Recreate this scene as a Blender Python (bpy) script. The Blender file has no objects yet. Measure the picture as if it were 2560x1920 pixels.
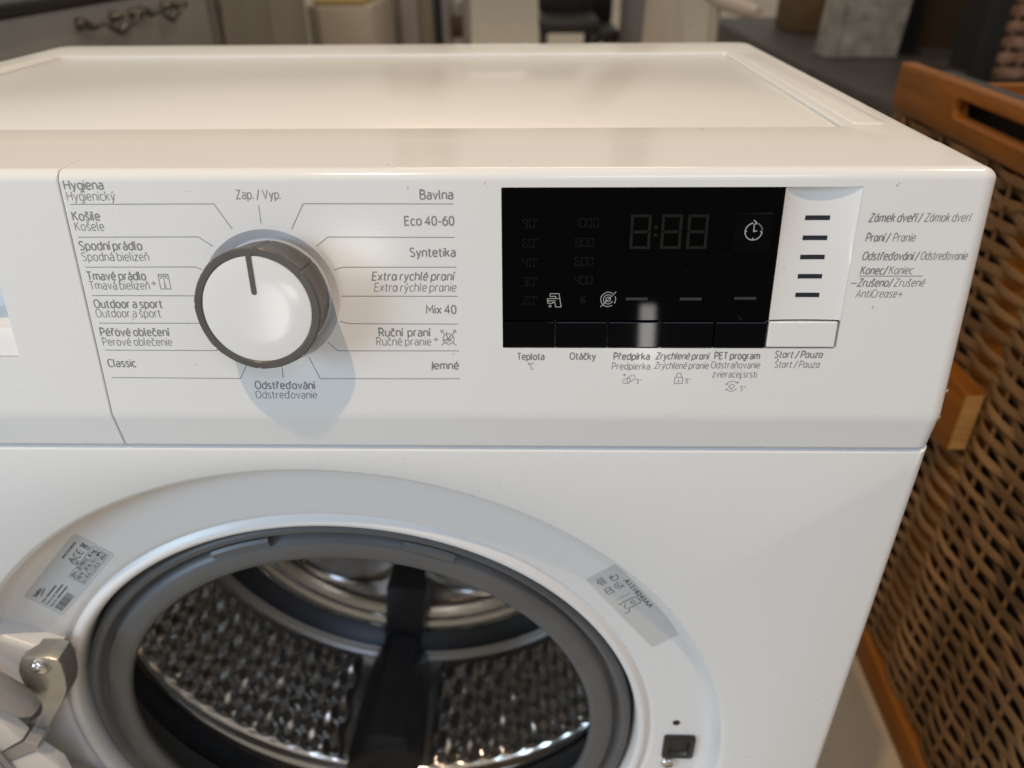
import bpy, bmesh, math, random
from mathutils import Vector, Matrix
random.seed(7)
S = bpy.context.scene
COL = S.collection
H = 0.85                                   # machine height: coordinates below are measured from its top, z = 0 there

# ------------------------------------------------------------------ camera
cam_d = bpy.data.cameras.new("camera"); cam = bpy.data.objects.new("camera", cam_d); COL.objects.link(cam)
S.camera = cam
yaw, pit, rol = -0.02366, 0.54521, -0.0091
F = Vector((math.sin(yaw)*math.cos(pit), math.cos(yaw)*math.cos(pit), -math.sin(pit)))
R_ = Vector((math.cos(yaw), -math.sin(yaw), 0)); U_ = R_.cross(F)
Rr = R_*math.cos(rol)+U_*math.sin(rol); Ur = -R_*math.sin(rol)+U_*math.cos(rol)
M = Matrix((Rr, Ur, -F)).transposed().to_4x4(); M.translation = Vector((0.11166, -0.29, 0.08278+H))
cam.matrix_world = M
cam_d.sensor_width = 36; cam_d.lens = 1868.92/2560*36
cam_d.clip_start = 0.01; cam_d.clip_end = 60
cam_d.dof.use_dof = True; cam_d.dof.focus_distance = 0.335; cam_d.dof.aperture_fstop = 7.5

# ------------------------------------------------------------------ world and lamps (indoor showroom)
w = bpy.data.worlds.new("World"); S.world = w; w.use_nodes = True
nt = w.node_tree; bg = nt.nodes["Background"]
tc = nt.nodes.new("ShaderNodeTexCoord"); sx = nt.nodes.new("ShaderNodeSeparateXYZ"); rp = nt.nodes.new("ShaderNodeValToRGB")
mr = nt.nodes.new("ShaderNodeMapRange"); mr.inputs[1].default_value = -1; mr.inputs[2].default_value = 1
nt.links.new(tc.outputs["Generated"], sx.inputs[0]); nt.links.new(sx.outputs[2], mr.inputs[0]); nt.links.new(mr.outputs[0], rp.inputs[0])
e = rp.color_ramp.elements
e[0].position = 0.0; e[0].color = (0.43, 0.405, 0.37, 1)
e[1].position = 1.0; e[1].color = (0.435, 0.402, 0.350, 1)
a = e.new(0.48); a.color = (0.183, 0.164, 0.139, 1)
a = e.new(0.60); a.color = (0.355, 0.328, 0.285, 1)
nt.links.new(rp.outputs[0], bg.inputs[0]); bg.inputs[1].default_value = 1.0

def lamp(name, kind, loc, target, energy, color, size=0.1, size_y=None, spread=None):
    d = bpy.data.lights.new(name, kind); d.energy = energy; d.color = color
    if kind == 'AREA':
        d.size = size
        if size_y: d.shape = 'RECTANGLE'; d.size_y = size_y
        else: d.shape = 'DISK'
        if spread: d.spread = spread
    o = bpy.data.objects.new(name, d); COL.objects.link(o)
    o.location = Vector(loc)+Vector((0, 0, H))
    o.rotation_euler = (Vector(target)-Vector(loc)).to_track_quat('-Z', 'Y').to_euler()
    return o
KD = Vector((-7, -13.3, 38.2)).normalized()
lamp("ceiling_spot", 'AREA', Vector((0, 0, -.05))+KD*2.1, (0, 0, -.05), 21.6, (1.0, 0.73, 0.46), 0.045)
lamp("left_fill_cool", 'AREA', (-1.9, -1.35, .30), (-.25, 0, -.40), 19.5, (0.47, 0.74, 1.0), 0.9, 0.9)  # low cool fill light, added to brighten the lower left front
lamp("side_fill_cool", 'AREA', (-1.05, -.55, .10), (-.25, 0, -.25), 2.7, (0.70, 0.85, 1.0), .45, .45)  # second added fill, closer in, lifts the left side only
lamp("front_fill_cool", 'AREA', (0.7, -2.0, 1.7), (0.1, 0, -.3), 11.0, (0.48, 0.67, 1.0), 1.0, 0.6)  # added frontal fill, set high so the display glass stays dark
lamp("ceiling_lamp_rear", 'AREA', (0.20, 2.6, 2.0), (0.15, 1.6, -.4), 10, (1.0, 0.80, 0.58), 1.4, .14)
lamp("ceiling_lamp_far", 'AREA', (0.1, 6.6, 2.3), (0.1, 9.5, -.85), 7, (1.0, 0.86, 0.68), 0.6, None, math.radians(120))
lamp("right_fill_warm", 'AREA', (1.3, 0.2, 1.75), (.7, .3, -.4), 6, (1.0, 0.78, 0.52), 0.15)  # added fill aimed at the wicker chest, no known fixture

lamp("button_glare_light", 'AREA', (.573, -2.528, -.498), (.164, 0, -.068), 0.7, (1.0, 0.96, 0.9), .055, .20)  # added behind the camera for the bright patch mirrored in a button
lamp("distant_lamp_left", 'AREA', (-.531, -2.523, -.198), (.04, 0, -.033), 0.8, (1.0, 0.97, 0.92), .22, .13)
lamp("distant_lamp_far_left", 'AREA', (-.772, -2.463, -.434), (.014, 0, -.054), 1.2, (1.0, 0.97, 0.92), .15, .36)

lamp("distant_lamp_rear", 'AREA', (-.26, 8.0, .17), (-.05, 0, 0), 0.9, (1.0, 0.92, 0.78), 1.1, .07)
lamp("distant_lamp_rear_right", 'AREA', (.80, 8.0, .19), (.1, 0, 0), 0.35, (1.0, 0.94, 0.82), .22, .12)

S.view_settings.view_transform = 'Standard'; S.view_settings.look = 'None'
S.view_settings.exposure = 0; S.view_settings.gamma = 1
S.render.engine = 'CYCLES'; S.cycles.max_bounces = 10; S.cycles.glossy_bounces = 7; S.cycles.diffuse_bounces = 5

# ------------------------------------------------------------------ materials
def mat(name, col, rough=0.4, metal=0.0, spec=0.5, noise=0.0, nscale=8, bump=0.0, bscale=200, coat=0.0, dust=0.0, emit=None):
    m = bpy.data.materials.new(name); m.use_nodes = True; n = m.node_tree; b = n.nodes["Principled BSDF"]
    b.inputs["Base Color"].default_value = (*col, 1); b.inputs["Roughness"].default_value = rough
    b.inputs["Metallic"].default_value = metal; b.inputs["Specular IOR Level"].default_value = spec
    if coat: b.inputs["Coat Weight"].default_value = coat; b.inputs["Coat Roughness"].default_value = 0.06
    L = n.links
    t = n.nodes.new("ShaderNodeTexCoord")
    last = None
    if noise:
        x = n.nodes.new("ShaderNodeTexNoise"); x.inputs["Scale"].default_value = nscale; x.inputs["Detail"].default_value = 4
        L.new(t.outputs["Object"], x.inputs["Vector"])
        r = n.nodes.new("ShaderNodeValToRGB")
        r.color_ramp.elements[0].color = (*[c*(1-noise) for c in col], 1); r.color_ramp.elements[1].color = (*[min(1, c*(1+noise)) for c in col], 1)
        r.color_ramp.elements[0].position = .3; r.color_ramp.elements[1].position = .7
        L.new(x.outputs["Fac"], r.inputs[0]); L.new(r.outputs[0], b.inputs["Base Color"]); last = r.outputs[0]
    if dust:
        v = n.nodes.new("ShaderNodeTexVoronoi"); v.inputs["Scale"].default_value = 120; v.inputs["Randomness"].default_value = 1
        nz = n.nodes.new("ShaderNodeTexNoise"); nz.inputs["Scale"].default_value = 420; nz.inputs["Detail"].default_value = 2
        L.new(t.outputs["Object"], nz.inputs["Vector"])
        ad = n.nodes.new("ShaderNodeMixRGB"); ad.blend_type = 'ADD'; ad.inputs[0].default_value = 0.006
        L.new(t.outputs["Object"], ad.inputs[1]); L.new(nz.outputs["Color"], ad.inputs[2]); L.new(ad.outputs[0], v.inputs["Vector"])
        r2 = n.nodes.new("ShaderNodeMapRange"); r2.inputs[1].default_value = 0.055; r2.inputs[2].default_value = 0.075; r2.inputs[3].default_value = 1; r2.inputs[4].default_value = 0
        L.new(v.outputs["Distance"], r2.inputs[0])
        pick = n.nodes.new("ShaderNodeSeparateColor"); L.new(v.outputs["Color"], pick.inputs[0])
        gt = n.nodes.new("ShaderNodeMath"); gt.operation = 'GREATER_THAN'; gt.inputs[1].default_value = 0.52; L.new(pick.outputs[0], gt.inputs[0])
        mu = n.nodes.new("ShaderNodeMath"); mu.operation = 'MULTIPLY'; L.new(r2.outputs[0], mu.inputs[0]); L.new(gt.outputs[0], mu.inputs[1])
        m2 = n.nodes.new("ShaderNodeMath"); m2.operation = 'MULTIPLY'; L.new(mu.outputs[0], m2.inputs[0]); L.new(pick.outputs[1], m2.inputs[1])
        m3 = n.nodes.new("ShaderNodeMath"); m3.operation = 'MULTIPLY'; L.new(m2.outputs[0], m3.inputs[0]); m3.inputs[1].default_value = dust
        mx = n.nodes.new("ShaderNodeMixRGB"); mx.inputs[2].default_value = (0.12, 0.11, 0.10, 1) if sum(col) > 1 else (0.30, 0.29, 0.28, 1)
        mx.inputs[1].default_value = (*col, 1)
        if last: L.new(last, mx.inputs[1])
        L.new(m3.outputs[0], mx.inputs[0]); L.new(mx.outputs[0], b.inputs["Base Color"])
        # faint smudges in the gloss
        ns = n.nodes.new("ShaderNodeTexNoise"); ns.inputs["Scale"].default_value = 14; ns.inputs["Detail"].default_value = 6
        L.new(t.outputs["Object"], ns.inputs["Vector"])
        r3 = n.nodes.new("ShaderNodeMapRange"); r3.inputs[1].default_value = .35; r3.inputs[2].default_value = .75
        r3.inputs[3].default_value = rough*0.97; r3.inputs[4].default_value = rough*1.05
        L.new(ns.outputs["Fac"], r3.inputs[0]); L.new(r3.outputs[0], b.inputs["Roughness"])
    if bump:
        x = n.nodes.new("ShaderNodeTexNoise"); x.inputs["Scale"].default_value = bscale; x.inputs["Detail"].default_value = 3
        L.new(t.outputs["Object"], x.inputs["Vector"])
        bp = n.nodes.new("ShaderNodeBump"); bp.inputs["Strength"].default_value = bump; bp.inputs["Distance"].default_value = 0.0006
        L.new(x.outputs["Fac"], bp.inputs["Height"]); L.new(bp.outputs[0], b.inputs["Normal"])
    return m

WHITE = mat("white_plastic", (0.78, 0.775, 0.765), 0.13, dust=0.48)
WHITEM = mat("white_enamel", (0.77, 0.768, 0.762), 0.28, bump=0.03, bscale=900, dust=0.45)
TOPW = mat("white_worktop", (0.78, 0.77, 0.745), 0.20, noise=0.02, nscale=6, bump=0.08, bscale=160, dust=0.7)
RINGW = mat("white_ring_plastic", (0.75, 0.75, 0.755), 0.30, noise=0.01, nscale=6, dust=0.25)
INK = mat("grey_print", (0.235, 0.232, 0.228), 0.45)
KNOBG = mat("knob_grey", (0.090, 0.083, 0.076), 0.33, noise=0.1, nscale=60, bump=0.05, bscale=300, dust=0.2)
BLACKG = mat("black_glass", (0.0008, 0.0008, 0.0012), 0.03, spec=0.12, dust=0.06)
BLACKB = mat("black_button", (0.0012, 0.0012, 0.0016), 0.035, spec=0.16, dust=0.06)
GLASSINK = mat("display_segment", (0.0085, 0.0062, 0.0038), 0.25, spec=0.3)
GLASSINK2 = mat("display_digit_faint", (0.0048, 0.0048, 0.0052), 0.25, spec=0.3)
DASHINK = mat("display_dash", (0.036, 0.034, 0.037), 0.3, spec=0.3)
ICONW = mat("display_icon", (0.42, 0.41, 0.40), 0.4)
LEDD = mat("indicator_dark", (0.018, 0.022, 0.032), 0.25)
RUBBER = mat("grey_rubber", (0.098, 0.100, 0.104), 0.42, noise=0.08, nscale=25, bump=0.1, bscale=90)
RUBBERD = mat("dark_rubber", (0.022, 0.025, 0.03), 0.45, noise=0.15, nscale=20)
STEEL = mat("drum_steel", (0.78, 0.735, 0.69), 0.20, metal=0.95, noise=0.08, nscale=30)
STEELB = mat("polished_steel", (0.44, 0.41, 0.37), 0.2, metal=1.0, noise=0.08, nscale=12)
DARKM = mat("dark_ring", (0.018, 0.021, 0.027), 0.35)
PADDLE = mat("paddle_black", (0.042, 0.040, 0.040), 0.38, noise=0.2, nscale=40)
HINGEM = mat("hinge_metal", (0.50, 0.49, 0.45), 0.36, metal=0.9, noise=0.10, nscale=60, bump=0.25, bscale=500)
CHROME = mat("chrome", (0.75, 0.74, 0.72), 0.12, metal=1.0)
SILVERP = mat("silver_plastic", (0.40, 0.39, 0.39), 0.32, metal=0.25, noise=0.05)
LABELP = mat("label_paper", (0.56, 0.57, 0.57), 0.40, noise=0.02, nscale=30)
LABELI = mat("label_ink", (0.035, 0.035, 0.036), 0.5)
LABELG = mat("label_ink_grey", (0.08, 0.08, 0.08), 0.5)
LATCHB = mat("latch_black", (0.012, 0.012, 0.013), 0.35)
GLASSD = mat("door_glass", (0.6, 0.62, 0.62), 0.05); GLASSD.node_tree.nodes["Principled BSDF"].inputs["Transmission Weight"].default_value = 0.9

def wood(name, c0, c1, scale=(3, 40, 40), rough=0.45):
    m = bpy.data.materials.new(name); m.use_nodes = True; n = m.node_tree; b = n.nodes["Principled BSDF"]; b.inputs["Roughness"].default_value = rough
    t = n.nodes.new("ShaderNodeTexCoord"); mp = n.nodes.new("ShaderNodeMapping"); mp.inputs["Scale"].default_value = scale
    x = n.nodes.new("ShaderNodeTexNoise"); x.inputs["Scale"].default_value = 1; x.inputs["Detail"].default_value = 6; x.inputs["Distortion"].default_value = .6
    b.inputs['Specular IOR Level'].default_value = 0.22
    r = n.nodes.new("ShaderNodeValToRGB"); r.color_ramp.elements[0].color = (*c0, 1); r.color_ramp.elements[1].color = (*c1, 1)
    r.color_ramp.elements[0].position = .32; r.color_ramp.elements[1].position = .68
    n.links.new(t.outputs["Object"], mp.inputs[0]); n.links.new(mp.outputs[0], x.inputs["Vector"]); n.links.new(x.outputs["Fac"], r.inputs[0]); n.links.new(r.outputs[0], b.inputs["Base Color"])
    return m
WOODO = wood("orange_wood", (0.19, 0.060, 0.006), (0.31, 0.110, 0.012), (60, 4, 60))
WOODF = wood("orange_wood_cross", (0.19, 0.060, 0.006), (0.31, 0.110, 0.012), (4, 60, 60))
WOODE = wood("end_grain", (0.42, 0.22, 0.07), (0.62, 0.36, 0.13), (30, 60, 160))
CANE = wood("cane_strip", (0.19, 0.098, 0.036), (0.37, 0.205, 0.080), (60, 9, 60), 0.55)
CANE2 = wood("cane_strip_dark", (0.14, 0.074, 0.029), (0.28, 0.150, 0.060), (60, 9, 60), 0.55)
PINKC = wood("pale_cane", (0.20, 0.115, 0.075), (0.34, 0.20, 0.14), (20, 9, 60), 0.6)
for m_ in (CANE, CANE2):
    n_ = m_.node_tree; b_ = n_.nodes["Principled BSDF"]; src = b_.inputs["Base Color"].links[0].from_socket
    oi = n_.nodes.new("ShaderNodeObjectInfo"); hs = n_.nodes.new("ShaderNodeHueSaturation"); mv = n_.nodes.new("ShaderNodeMapRange")
    mv.inputs[3].default_value = .62; mv.inputs[4].default_value = 1.18; n_.links.new(oi.outputs["Random"], mv.inputs[0]); n_.links.new(mv.outputs[0], hs.inputs["Value"]); hs.inputs["Saturation"].default_value = .92
    n_.links.new(src, hs.inputs["Color"]); n_.links.new(hs.outputs[0], b_.inputs["Base Color"])
DARKLIN = mat("dark_lining", (0.012, 0.010, 0.008), 0.8)
FLOORM = mat("stone_floor", (0.50, 0.42, 0.315), 0.40, spec=0.22, noise=0.16, nscale=6, bump=0.1, bscale=30)

# ------------------------------------------------------------------ mesh helpers
def obj(name, verts, faces, m, parent=None, smooth=False, angle=32, z0=H):
    me = bpy.data.meshes.new(name)
    org = parent_origin(parent)
    me.from_pydata([(v[0]-org[0], v[1]-org[1], v[2]+z0-org[2]) for v in verts], [], faces)
    bm = bmesh.new(); bm.from_mesh(me); bmesh.ops.remove_doubles(bm, verts=bm.verts, dist=1e-6)
    bmesh.ops.recalc_face_normals(bm, faces=bm.faces); bm.to_mesh(me); bm.free()
    if smooth:
        for p in me.polygons: p.use_smooth = True
        me.set_sharp_from_angle(angle=math.radians(angle))
    me.materials.append(m)
    o = bpy.data.objects.new(name, me); COL.objects.link(o)
    if parent: o.parent = parent
    return o
def parent_origin(p):
    o = Vector((0, 0, 0))
    while p is not None:
        o += Vector(p.location); p = p.parent
    return o
def thing(name, label, cat, loc=(0, 0, 0), group=None):
    o = bpy.data.objects.new(name, None); COL.objects.link(o); o.location = loc; o.empty_display_size = .05
    return tag(o, label, cat, group)
def tag(o, label, cat, group=None):
    o["label"] = label; o["category"] = cat
    if group: o["group"] = group
    return o
def boxg(x0, x1, y0, y1, z0, z1, b=0.0, seg=2):
    bm = bmesh.new(); bmesh.ops.create_cube(bm, size=1)
    for v in bm.verts: v.co = Vector((x0+(v.co.x+.5)*(x1-x0), y0+(v.co.y+.5)*(y1-y0), z0+(v.co.z+.5)*(z1-z0)))
    if b: bmesh.ops.bevel(bm, geom=bm.edges[:], offset=b, segments=seg, profile=.5, affect='EDGES')
    bm.verts.index_update()
    vs = [tuple(v.co) for v in bm.verts]; fs = [[v.index for v in f.verts] for f in bm.faces]; bm.free()
    return vs, fs
def box(name, x0, x1, y0, y1, z0, z1, m, parent=None, b=0.0, seg=2):
    v, f = boxg(x0, x1, y0, y1, z0, z1, b, seg); return obj(name, v, f, m, parent, smooth=b > 0, angle=50)
def join(parts):
    V, Fc = [], []
    for v, f in parts:
        k = len(V); V += list(v); Fc += [[i+k for i in q] for q in f]
    return V, Fc
def loft(loops, closed=True, cap0=False, cap1=False):
    n = len(loops[0]); V = [p for l in loops for p in l]; Fc = []
    for i in range(len(loops)-1):
        for j in range(n if closed else n-1):
            k = (j+1) % n; Fc.append([i*n+j, i*n+k, (i+1)*n+k, (i+1)*n+j])
    if cap0: Fc.append(list(range(n)))
    if cap1: Fc.append([(len(loops)-1)*n+j for j in range(n)])
    return V, Fc
def rrect(x0, x1, y0, y1, r, seg=5):
    out = []
    for cx, cy, a0 in ((x1-r, y1-r, 0), (x0+r, y1-r, 90), (x0+r, y0+r, 180), (x1-r, y0+r, 270)):
        for i in range(seg+1):
            a = math.radians(a0+90*i/seg); out.append((cx+r*math.cos(a), cy+r*math.sin(a)))
    return out
ZC = -0.3819                                # centre of the porthole, drum axis along y
def lathe(profile, seg=128, a0=0, a1=360, close=False):
    full = abs(a1-a0) >= 360; n = seg if full else seg+1
    loops = []
    for r, y in profile:
        loops.append([(r*math.cos(math.radians(a0+(a1-a0)*i/seg)), y, ZC+r*math.sin(math.radians(a0+(a1-a0)*i/seg))) for i in range(n)])
    return loft(loops, closed=full)
def tube(pts, r, seg=8):
    loops = []; P = [Vector(p) for p in pts]
    for i, p in enumerate(P):
        t = (P[min(i+1, len(P)-1)]-P[max(i-1, 0)]).normalized()
        a = t.orthogonal().normalized() if i == 0 else (ref-t*ref.dot(t)).normalized()
        ref = a; b = t.cross(a); rr = r[i] if isinstance(r, (list, tuple)) else r
        loops.append([tuple(p+(a*math.cos(2*math.pi*k/seg)+b*math.sin(2*math.pi*k/seg))*rr) for k in range(seg)])
    return loft(loops, cap0=True, cap1=True)
def cyl(p, axis, r0, r1, h, seg=24, bev=0.0):
    """solid of revolution from p along axis"""
    ax = Vector(axis).normalized(); a = ax.orthogonal().normalized(); b = ax.cross(a); p = Vector(p)
    prof = [(r0, 0), (r1, h)] if not bev else [(r0, 0), (r1, h-bev), (r1-bev*.4, h-bev*.25), (r1-bev, h)]
    loops = [[tuple(p+ax*hh+(a*math.cos(2*math.pi*k/seg)+b*math.sin(2*math.pi*k/seg))*r) for k in range(seg)] for r, hh in prof]
    return loft(loops, cap0=True, cap1=True)

# control panel plane: u across, v down the panel, n out of it, all in millimetres
PP0 = Vector((0, 0.0137, 0)); PT = Vector((0, -0.15228, -0.98834)); PN = Vector((0, -0.98834, 0.15228))
def pp(u, v, n=0.0): return tuple(PP0+Vector((u/1000, 0, 0))+PT*(v/1000)+PN*(n/1000))
def plate(name, u0, u1, v0, v1, n0, n1, m, parent, r=0.6, edge=0.35):
    l = []
    for ins, n in ((0, n0), (0, n1-edge), (edge*.35, n1-edge*.3), (edge, n1)):
        l.append([pp(x, y, n) for x, y in rrect(u0+ins, u1-ins, v0+ins, v1-ins, max(r-ins, .15), 3)])
    v, f = loft(l, cap0=True, cap1=True); return obj(name, v, f, m, parent)

# planar frames for print: map(x, y) -> point ; strokes drawn as thin flat ribbons
def strokes(lines, wdt, mp):
    V, Fc = [], []
    for li, ln in enumerate(lines):
        pts = [Vector(p) for p in ln]; closed = (pts[0]-pts[-1]).length < 1e-6 and len(pts) > 2
        if closed: pts = pts[:-1]
        n = len(pts); L, Rt = [], []
        for i, p in enumerate(pts):
            q0 = pts[i-1] if (i > 0 or closed) else None; q1 = pts[(i+1) % n] if (i < n-1 or closed) else None
            d0 = (p-q0).normalized() if q0 is not None else None; d1 = (q1-p).normalized() if q1 is not None else None
            if d0 is None: d0 = d1
            if d1 is None: d1 = d0
            t = d0+d1
            t = t.normalized() if t.length > 1e-4 else d1
            nn = Vector((-t.y, t.x)); k = min(2.0, 1/max(.3, nn.dot(Vector((-d1.y, d1.x)))))
            L.append(p+nn*wdt/2*k); Rt.append(p-nn*wdt/2*k)
        k = len(V)
        for a, b in zip(L, Rt): V += [mp(a.x, a.y, li), mp(b.x, b.y, li)]
        for i in range(n if closed else n-1):
            j = (i+1) % n; Fc.append([k+2*i, k+2*i+1, k+2*j+1, k+2*j])
    return V, Fc
def arc(cx, cy, r, a0, a1, n=20, ry=None):
    ry = ry or r
    return [(cx+r*math.cos(math.radians(a0+(a1-a0)*i/n)), cy+ry*math.sin(math.radians(a0+(a1-a0)*i/n))) for i in range(n+1)]
def text_mesh(s, size, bold, italic):
    c = bpy.data.curves.new("t", 'FONT'); c.body = s; c.size = size; c.shear = 0.22 if italic else 0; c.resolution_u = 3
    c.offset = bold*size
    o = bpy.data.objects.new("t", c); COL.objects.link(o)
    dg = bpy.context.evaluated_depsgraph_get(); me = bpy.data.meshes.new_from_object(o.evaluated_get(dg))
    V = [(v.co.x, v.co.y) for v in me.vertices]; Fc = [list(p.vertices) for p in me.polygons]
    bpy.data.objects.remove(o); bpy.data.curves.remove(c); bpy.data.meshes.remove(me)
    return V, Fc
# single-line letters of the panel print, drawn as ribbons (cap height 10)
def se(cx, cy, rx, ry, a0, a1, n=14, p=2.5):
    out = []
    for i in range(n+1):
        t = math.radians(a0+(a1-a0)*i/n); c, d = math.cos(t), math.sin(t)
        out.append((cx+rx*math.copysign(abs(c)**(2/p), c), cy+ry*math.copysign(abs(d)**(2/p), d)))
    return out
XH, ASC = 7.1, 10.3
def glyphs():
    G = {}
    o_ = se(2.45, XH/2, 2.45, XH/2, 90, 450, 28)
    G['o'] = (4.9, [o_]); G['n'] = (4.6, [[(0, 0), (0, XH)], se(2.3, 4.4, 2.3, XH-4.4, 170, 0, 12)+[(4.6, 0)]])
    G['h'] = (4.6, [[(0, 0), (0, ASC)], se(2.3, 4.4, 2.3, XH-4.4, 170, 0, 12)+[(4.6, 0)]])
    G['m'] = (7.6, [[(0, 0), (0, XH)], se(1.9, 4.6, 1.9, XH-4.6, 170, 0, 10)+[(3.8, 0)], se(5.7, 4.6, 1.9, XH-4.6, 170, 0, 10)+[(7.6, 0)]])
    G['u'] = (4.6, [[(4.6, XH), (4.6, 0)], [(0, XH)]+se(2.3, 2.7, 2.3, 2.7, 180, 350, 12)])
    G['r'] = (2.7, [[(0, 0), (0, XH)], se(2.5, 4.2, 2.5, XH-4.2, 170, 85, 7)])
    G['c'] = (4.0, [se(2.4, XH/2, 2.4, XH/2, 48, 312, 22)])
    G['e'] = (4.8, [[(0, 3.75), (4.75, 3.75)], se(2.4, XH/2+.1, 2.4, XH/2, 2, 318, 26)])
    G['b'] = (4.9, [[(0, 0), (0, ASC)], o_]); G['d'] = (4.9, [[(4.9, 0), (4.9, ASC)], o_]); G['p'] = (4.9, [[(0, -2.8), (0, XH)], o_])
    G['g'] = (4.9, [o_, [(4.9, XH), (4.9, -.6)]+se(2.6, -.6, 2.3, 2.2, -5, -115, 9)])
    G['a'] = (4.5, [[(4.4, 0), (4.4, 4.8)]+se(2.3, 4.8, 2.1, XH-4.8, 5, 140, 10), [(4.4, 4.1)]+se(2.0, 2.05, 2.0, 2.05, 90, 270, 12)+[(3.0, .1), (4.4, 1.3)]])
    G['A1'] = (5.0, [se(2.15, XH/2, 2.15, XH/2, 90, 450, 28), [(4.7, XH), (4.7, .9), (5.4, .1)]])
    G['i'] = (0.0, [[(0, 0), (0, XH)], [(0, 8.9), (0, 10.1)]]); G['I0'] = (0.0, [[(0, 0), (0, XH)]])
    G['j'] = (.4, [[(.4, XH), (.4, -1.2)]+se(-.8, -1.2, 1.2, 1.6, 0, -90, 6), [(.4, 8.9), (.4, 10.1)]])
    G['k'] = (4.2, [[(0, 0), (0, ASC)], [(4.0, XH), (.2, 3.4)], [(1.3, 4.4), (4.3, 0)]]); G['l'] = (.9, [[(0, ASC), (0, 1.2), (.35, .35), (1.0, .1)]])
    G['s'] = (3.8, [[(3.6, XH-.5), (2.6, XH), (1.3, XH), (.35, XH-.6), (.1, XH-1.7), (.5, XH-2.7), (1.9, XH/2+.1), (3.3, 2.7), (3.75, 1.7), (3.4, .6), (2.5, .05), (1.2, .05), (.1, .6)]])
    G['t'] = (3.0, [[(1.0, 9.3), (1.0, 1.4), (1.35, .4), (2.1, .05), (3.0, .2)], [(-.2, XH-.15), (2.9, XH-.15)]])
    G['v'] = (4.6, [[(0, XH), (2.3, .1), (4.6, XH)]]); G['x'] = (4.4, [[(0, XH), (4.4, 0)], [(4.4, XH), (0, 0)]])
    G['y'] = (4.6, [[(0, XH), (2.35, .2)], [(4.6, XH), (2.0, -1.2), (1.3, -2.4), (.3, -2.7)]]); G['z'] = (3.9, [[(.1, XH-.1), (3.8, XH-.1), (0, .1), (4.0, .1)]])
    G['A'] = (6.4, [[(0, 0), (3.2, 10), (6.4, 0)], [(1.1, 3.2), (5.3, 3.2)]])
    G['B'] = (5.2, [[(0, 0), (0, 10), (2.6, 10)]+se(2.6, 7.7, 2.0, 2.3, 90, -90, 10)+[(0, 5.4)], [(2.4, 5.4)]+se(2.7, 2.7, 2.5, 2.7, 90, -90, 10)+[(0, 0)]])
    G['C'] = (5.4, [se(3.3, 5, 3.3, 5, 50, 310, 22)]); G['E'] = (4.6, [[(4.6, 10), (0, 10), (0, 0), (4.6, 0)], [(0, 5.3), (4.1, 5.3)]])
    G['H'] = (5.8, [[(0, 0), (0, 10)], [(5.8, 0), (5.8, 10)], [(0, 5.2), (5.8, 5.2)]])
    G['J'] = (2.6, [[(2.6, 10), (2.6, 1.6)]+se(.8, 1.6, 1.8, 2.4, 0, -100, 8)])
    G['K'] = (5.4, [[(0, 0), (0, 10)], [(5.0, 10), (.2, 5.0)], [(1.5, 6.2), (5.5, 0)]])
    G['M'] = (7.4, [[(0, 0), (.4, 10), (3.7, 3.2), (7.0, 10), (7.4, 0)]]); G['O'] = (6.6, [se(3.3, 5, 3.3, 5, 90, 450, 30)])
    G['P'] = (5.0, [[(0, 0), (0, 10), (2.5, 10)]+se(2.5, 7.2, 2.5, 2.8, 90, -90, 12)+[(0, 4.4)]])
    G['R'] = (5.3, [[(0, 0), (0, 10), (2.5, 10)]+se(2.5, 7.3, 2.4, 2.7, 90, -90, 12)+[(0, 4.6)], [(2.4, 4.6), (5.3, 0)]])
    G['S'] = (4.9, [[(4.6, 9.4), (3.4, 10), (1.9, 10), (.6, 9.3), (.1, 7.8), (.5, 6.4), (2.4, 5.2), (4.3, 3.9), (4.9, 2.5), (4.4, .8), (3.1, 0), (1.5, 0), (.0, .7)]])
    G['T'] = (5.6, [[(0, 9.9), (5.6, 9.9)], [(2.8, 9.9), (2.8, 0)]]); G['V'] = (6.2, [[(0, 10), (3.1, .1), (6.2, 10)]]); G['Z'] = (5.4, [[(.2, 9.9), (5.2, 9.9), (0, .1), (5.5, .1)]])
    G['0'] = (4.8, [se(2.4, 5, 2.4, 5, 90, 450, 26)]); G['4'] = (5.2, [[(3.9, 0), (3.9, 10), (0, 3.0), (5.3, 3.0)]])
    G['6'] = (4.9, [se(2.45, 3.1, 2.45, 3.1, 90, 450, 22), [(4.2, 9.9), (2.6, 9.6), (.9, 7.6), (.05, 4.6), (.0, 3.1)]])
    G['3'] = (4.6, [[(.2, 9.9), (4.4, 9.9), (2.0, 6.0)]+se(2.1, 3.0, 2.5, 3.0, 80, -110, 12)])
    G['-'] = (2.8, [[(0, 4.0), (2.8, 4.0)]]); G['+'] = (6, [[(0, 4), (6, 4)], [(3, 1), (3, 7)]]); G['/'] = (3.4, [[(0, -1.2), (3.4, 10.6)]]); G['.'] = (.3, [[(.1, .05), (.1, 1.2)]])
    G['°'] = (2.2, [se(1.1, 9, 1.1, 1.2, 90, 450, 14)]); G['"'] = (2.0, [[(.2, 10.2), (.2, 8.0)], [(1.8, 10.2), (1.8, 8.0)]])
    return G
GL = glyphs()
ACC = {'á': ('a', 1), 'é': ('e', 1), 'í': ('I0', 1), 'ý': ('y', 1), 'š': ('s', 2), 'ř': ('r', 2), 'č': ('c', 2), 'ň': ('n', 2), 'ě': ('e', 2), 'Š': ('S', 3), 'ď': ('d', 4)}
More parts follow.
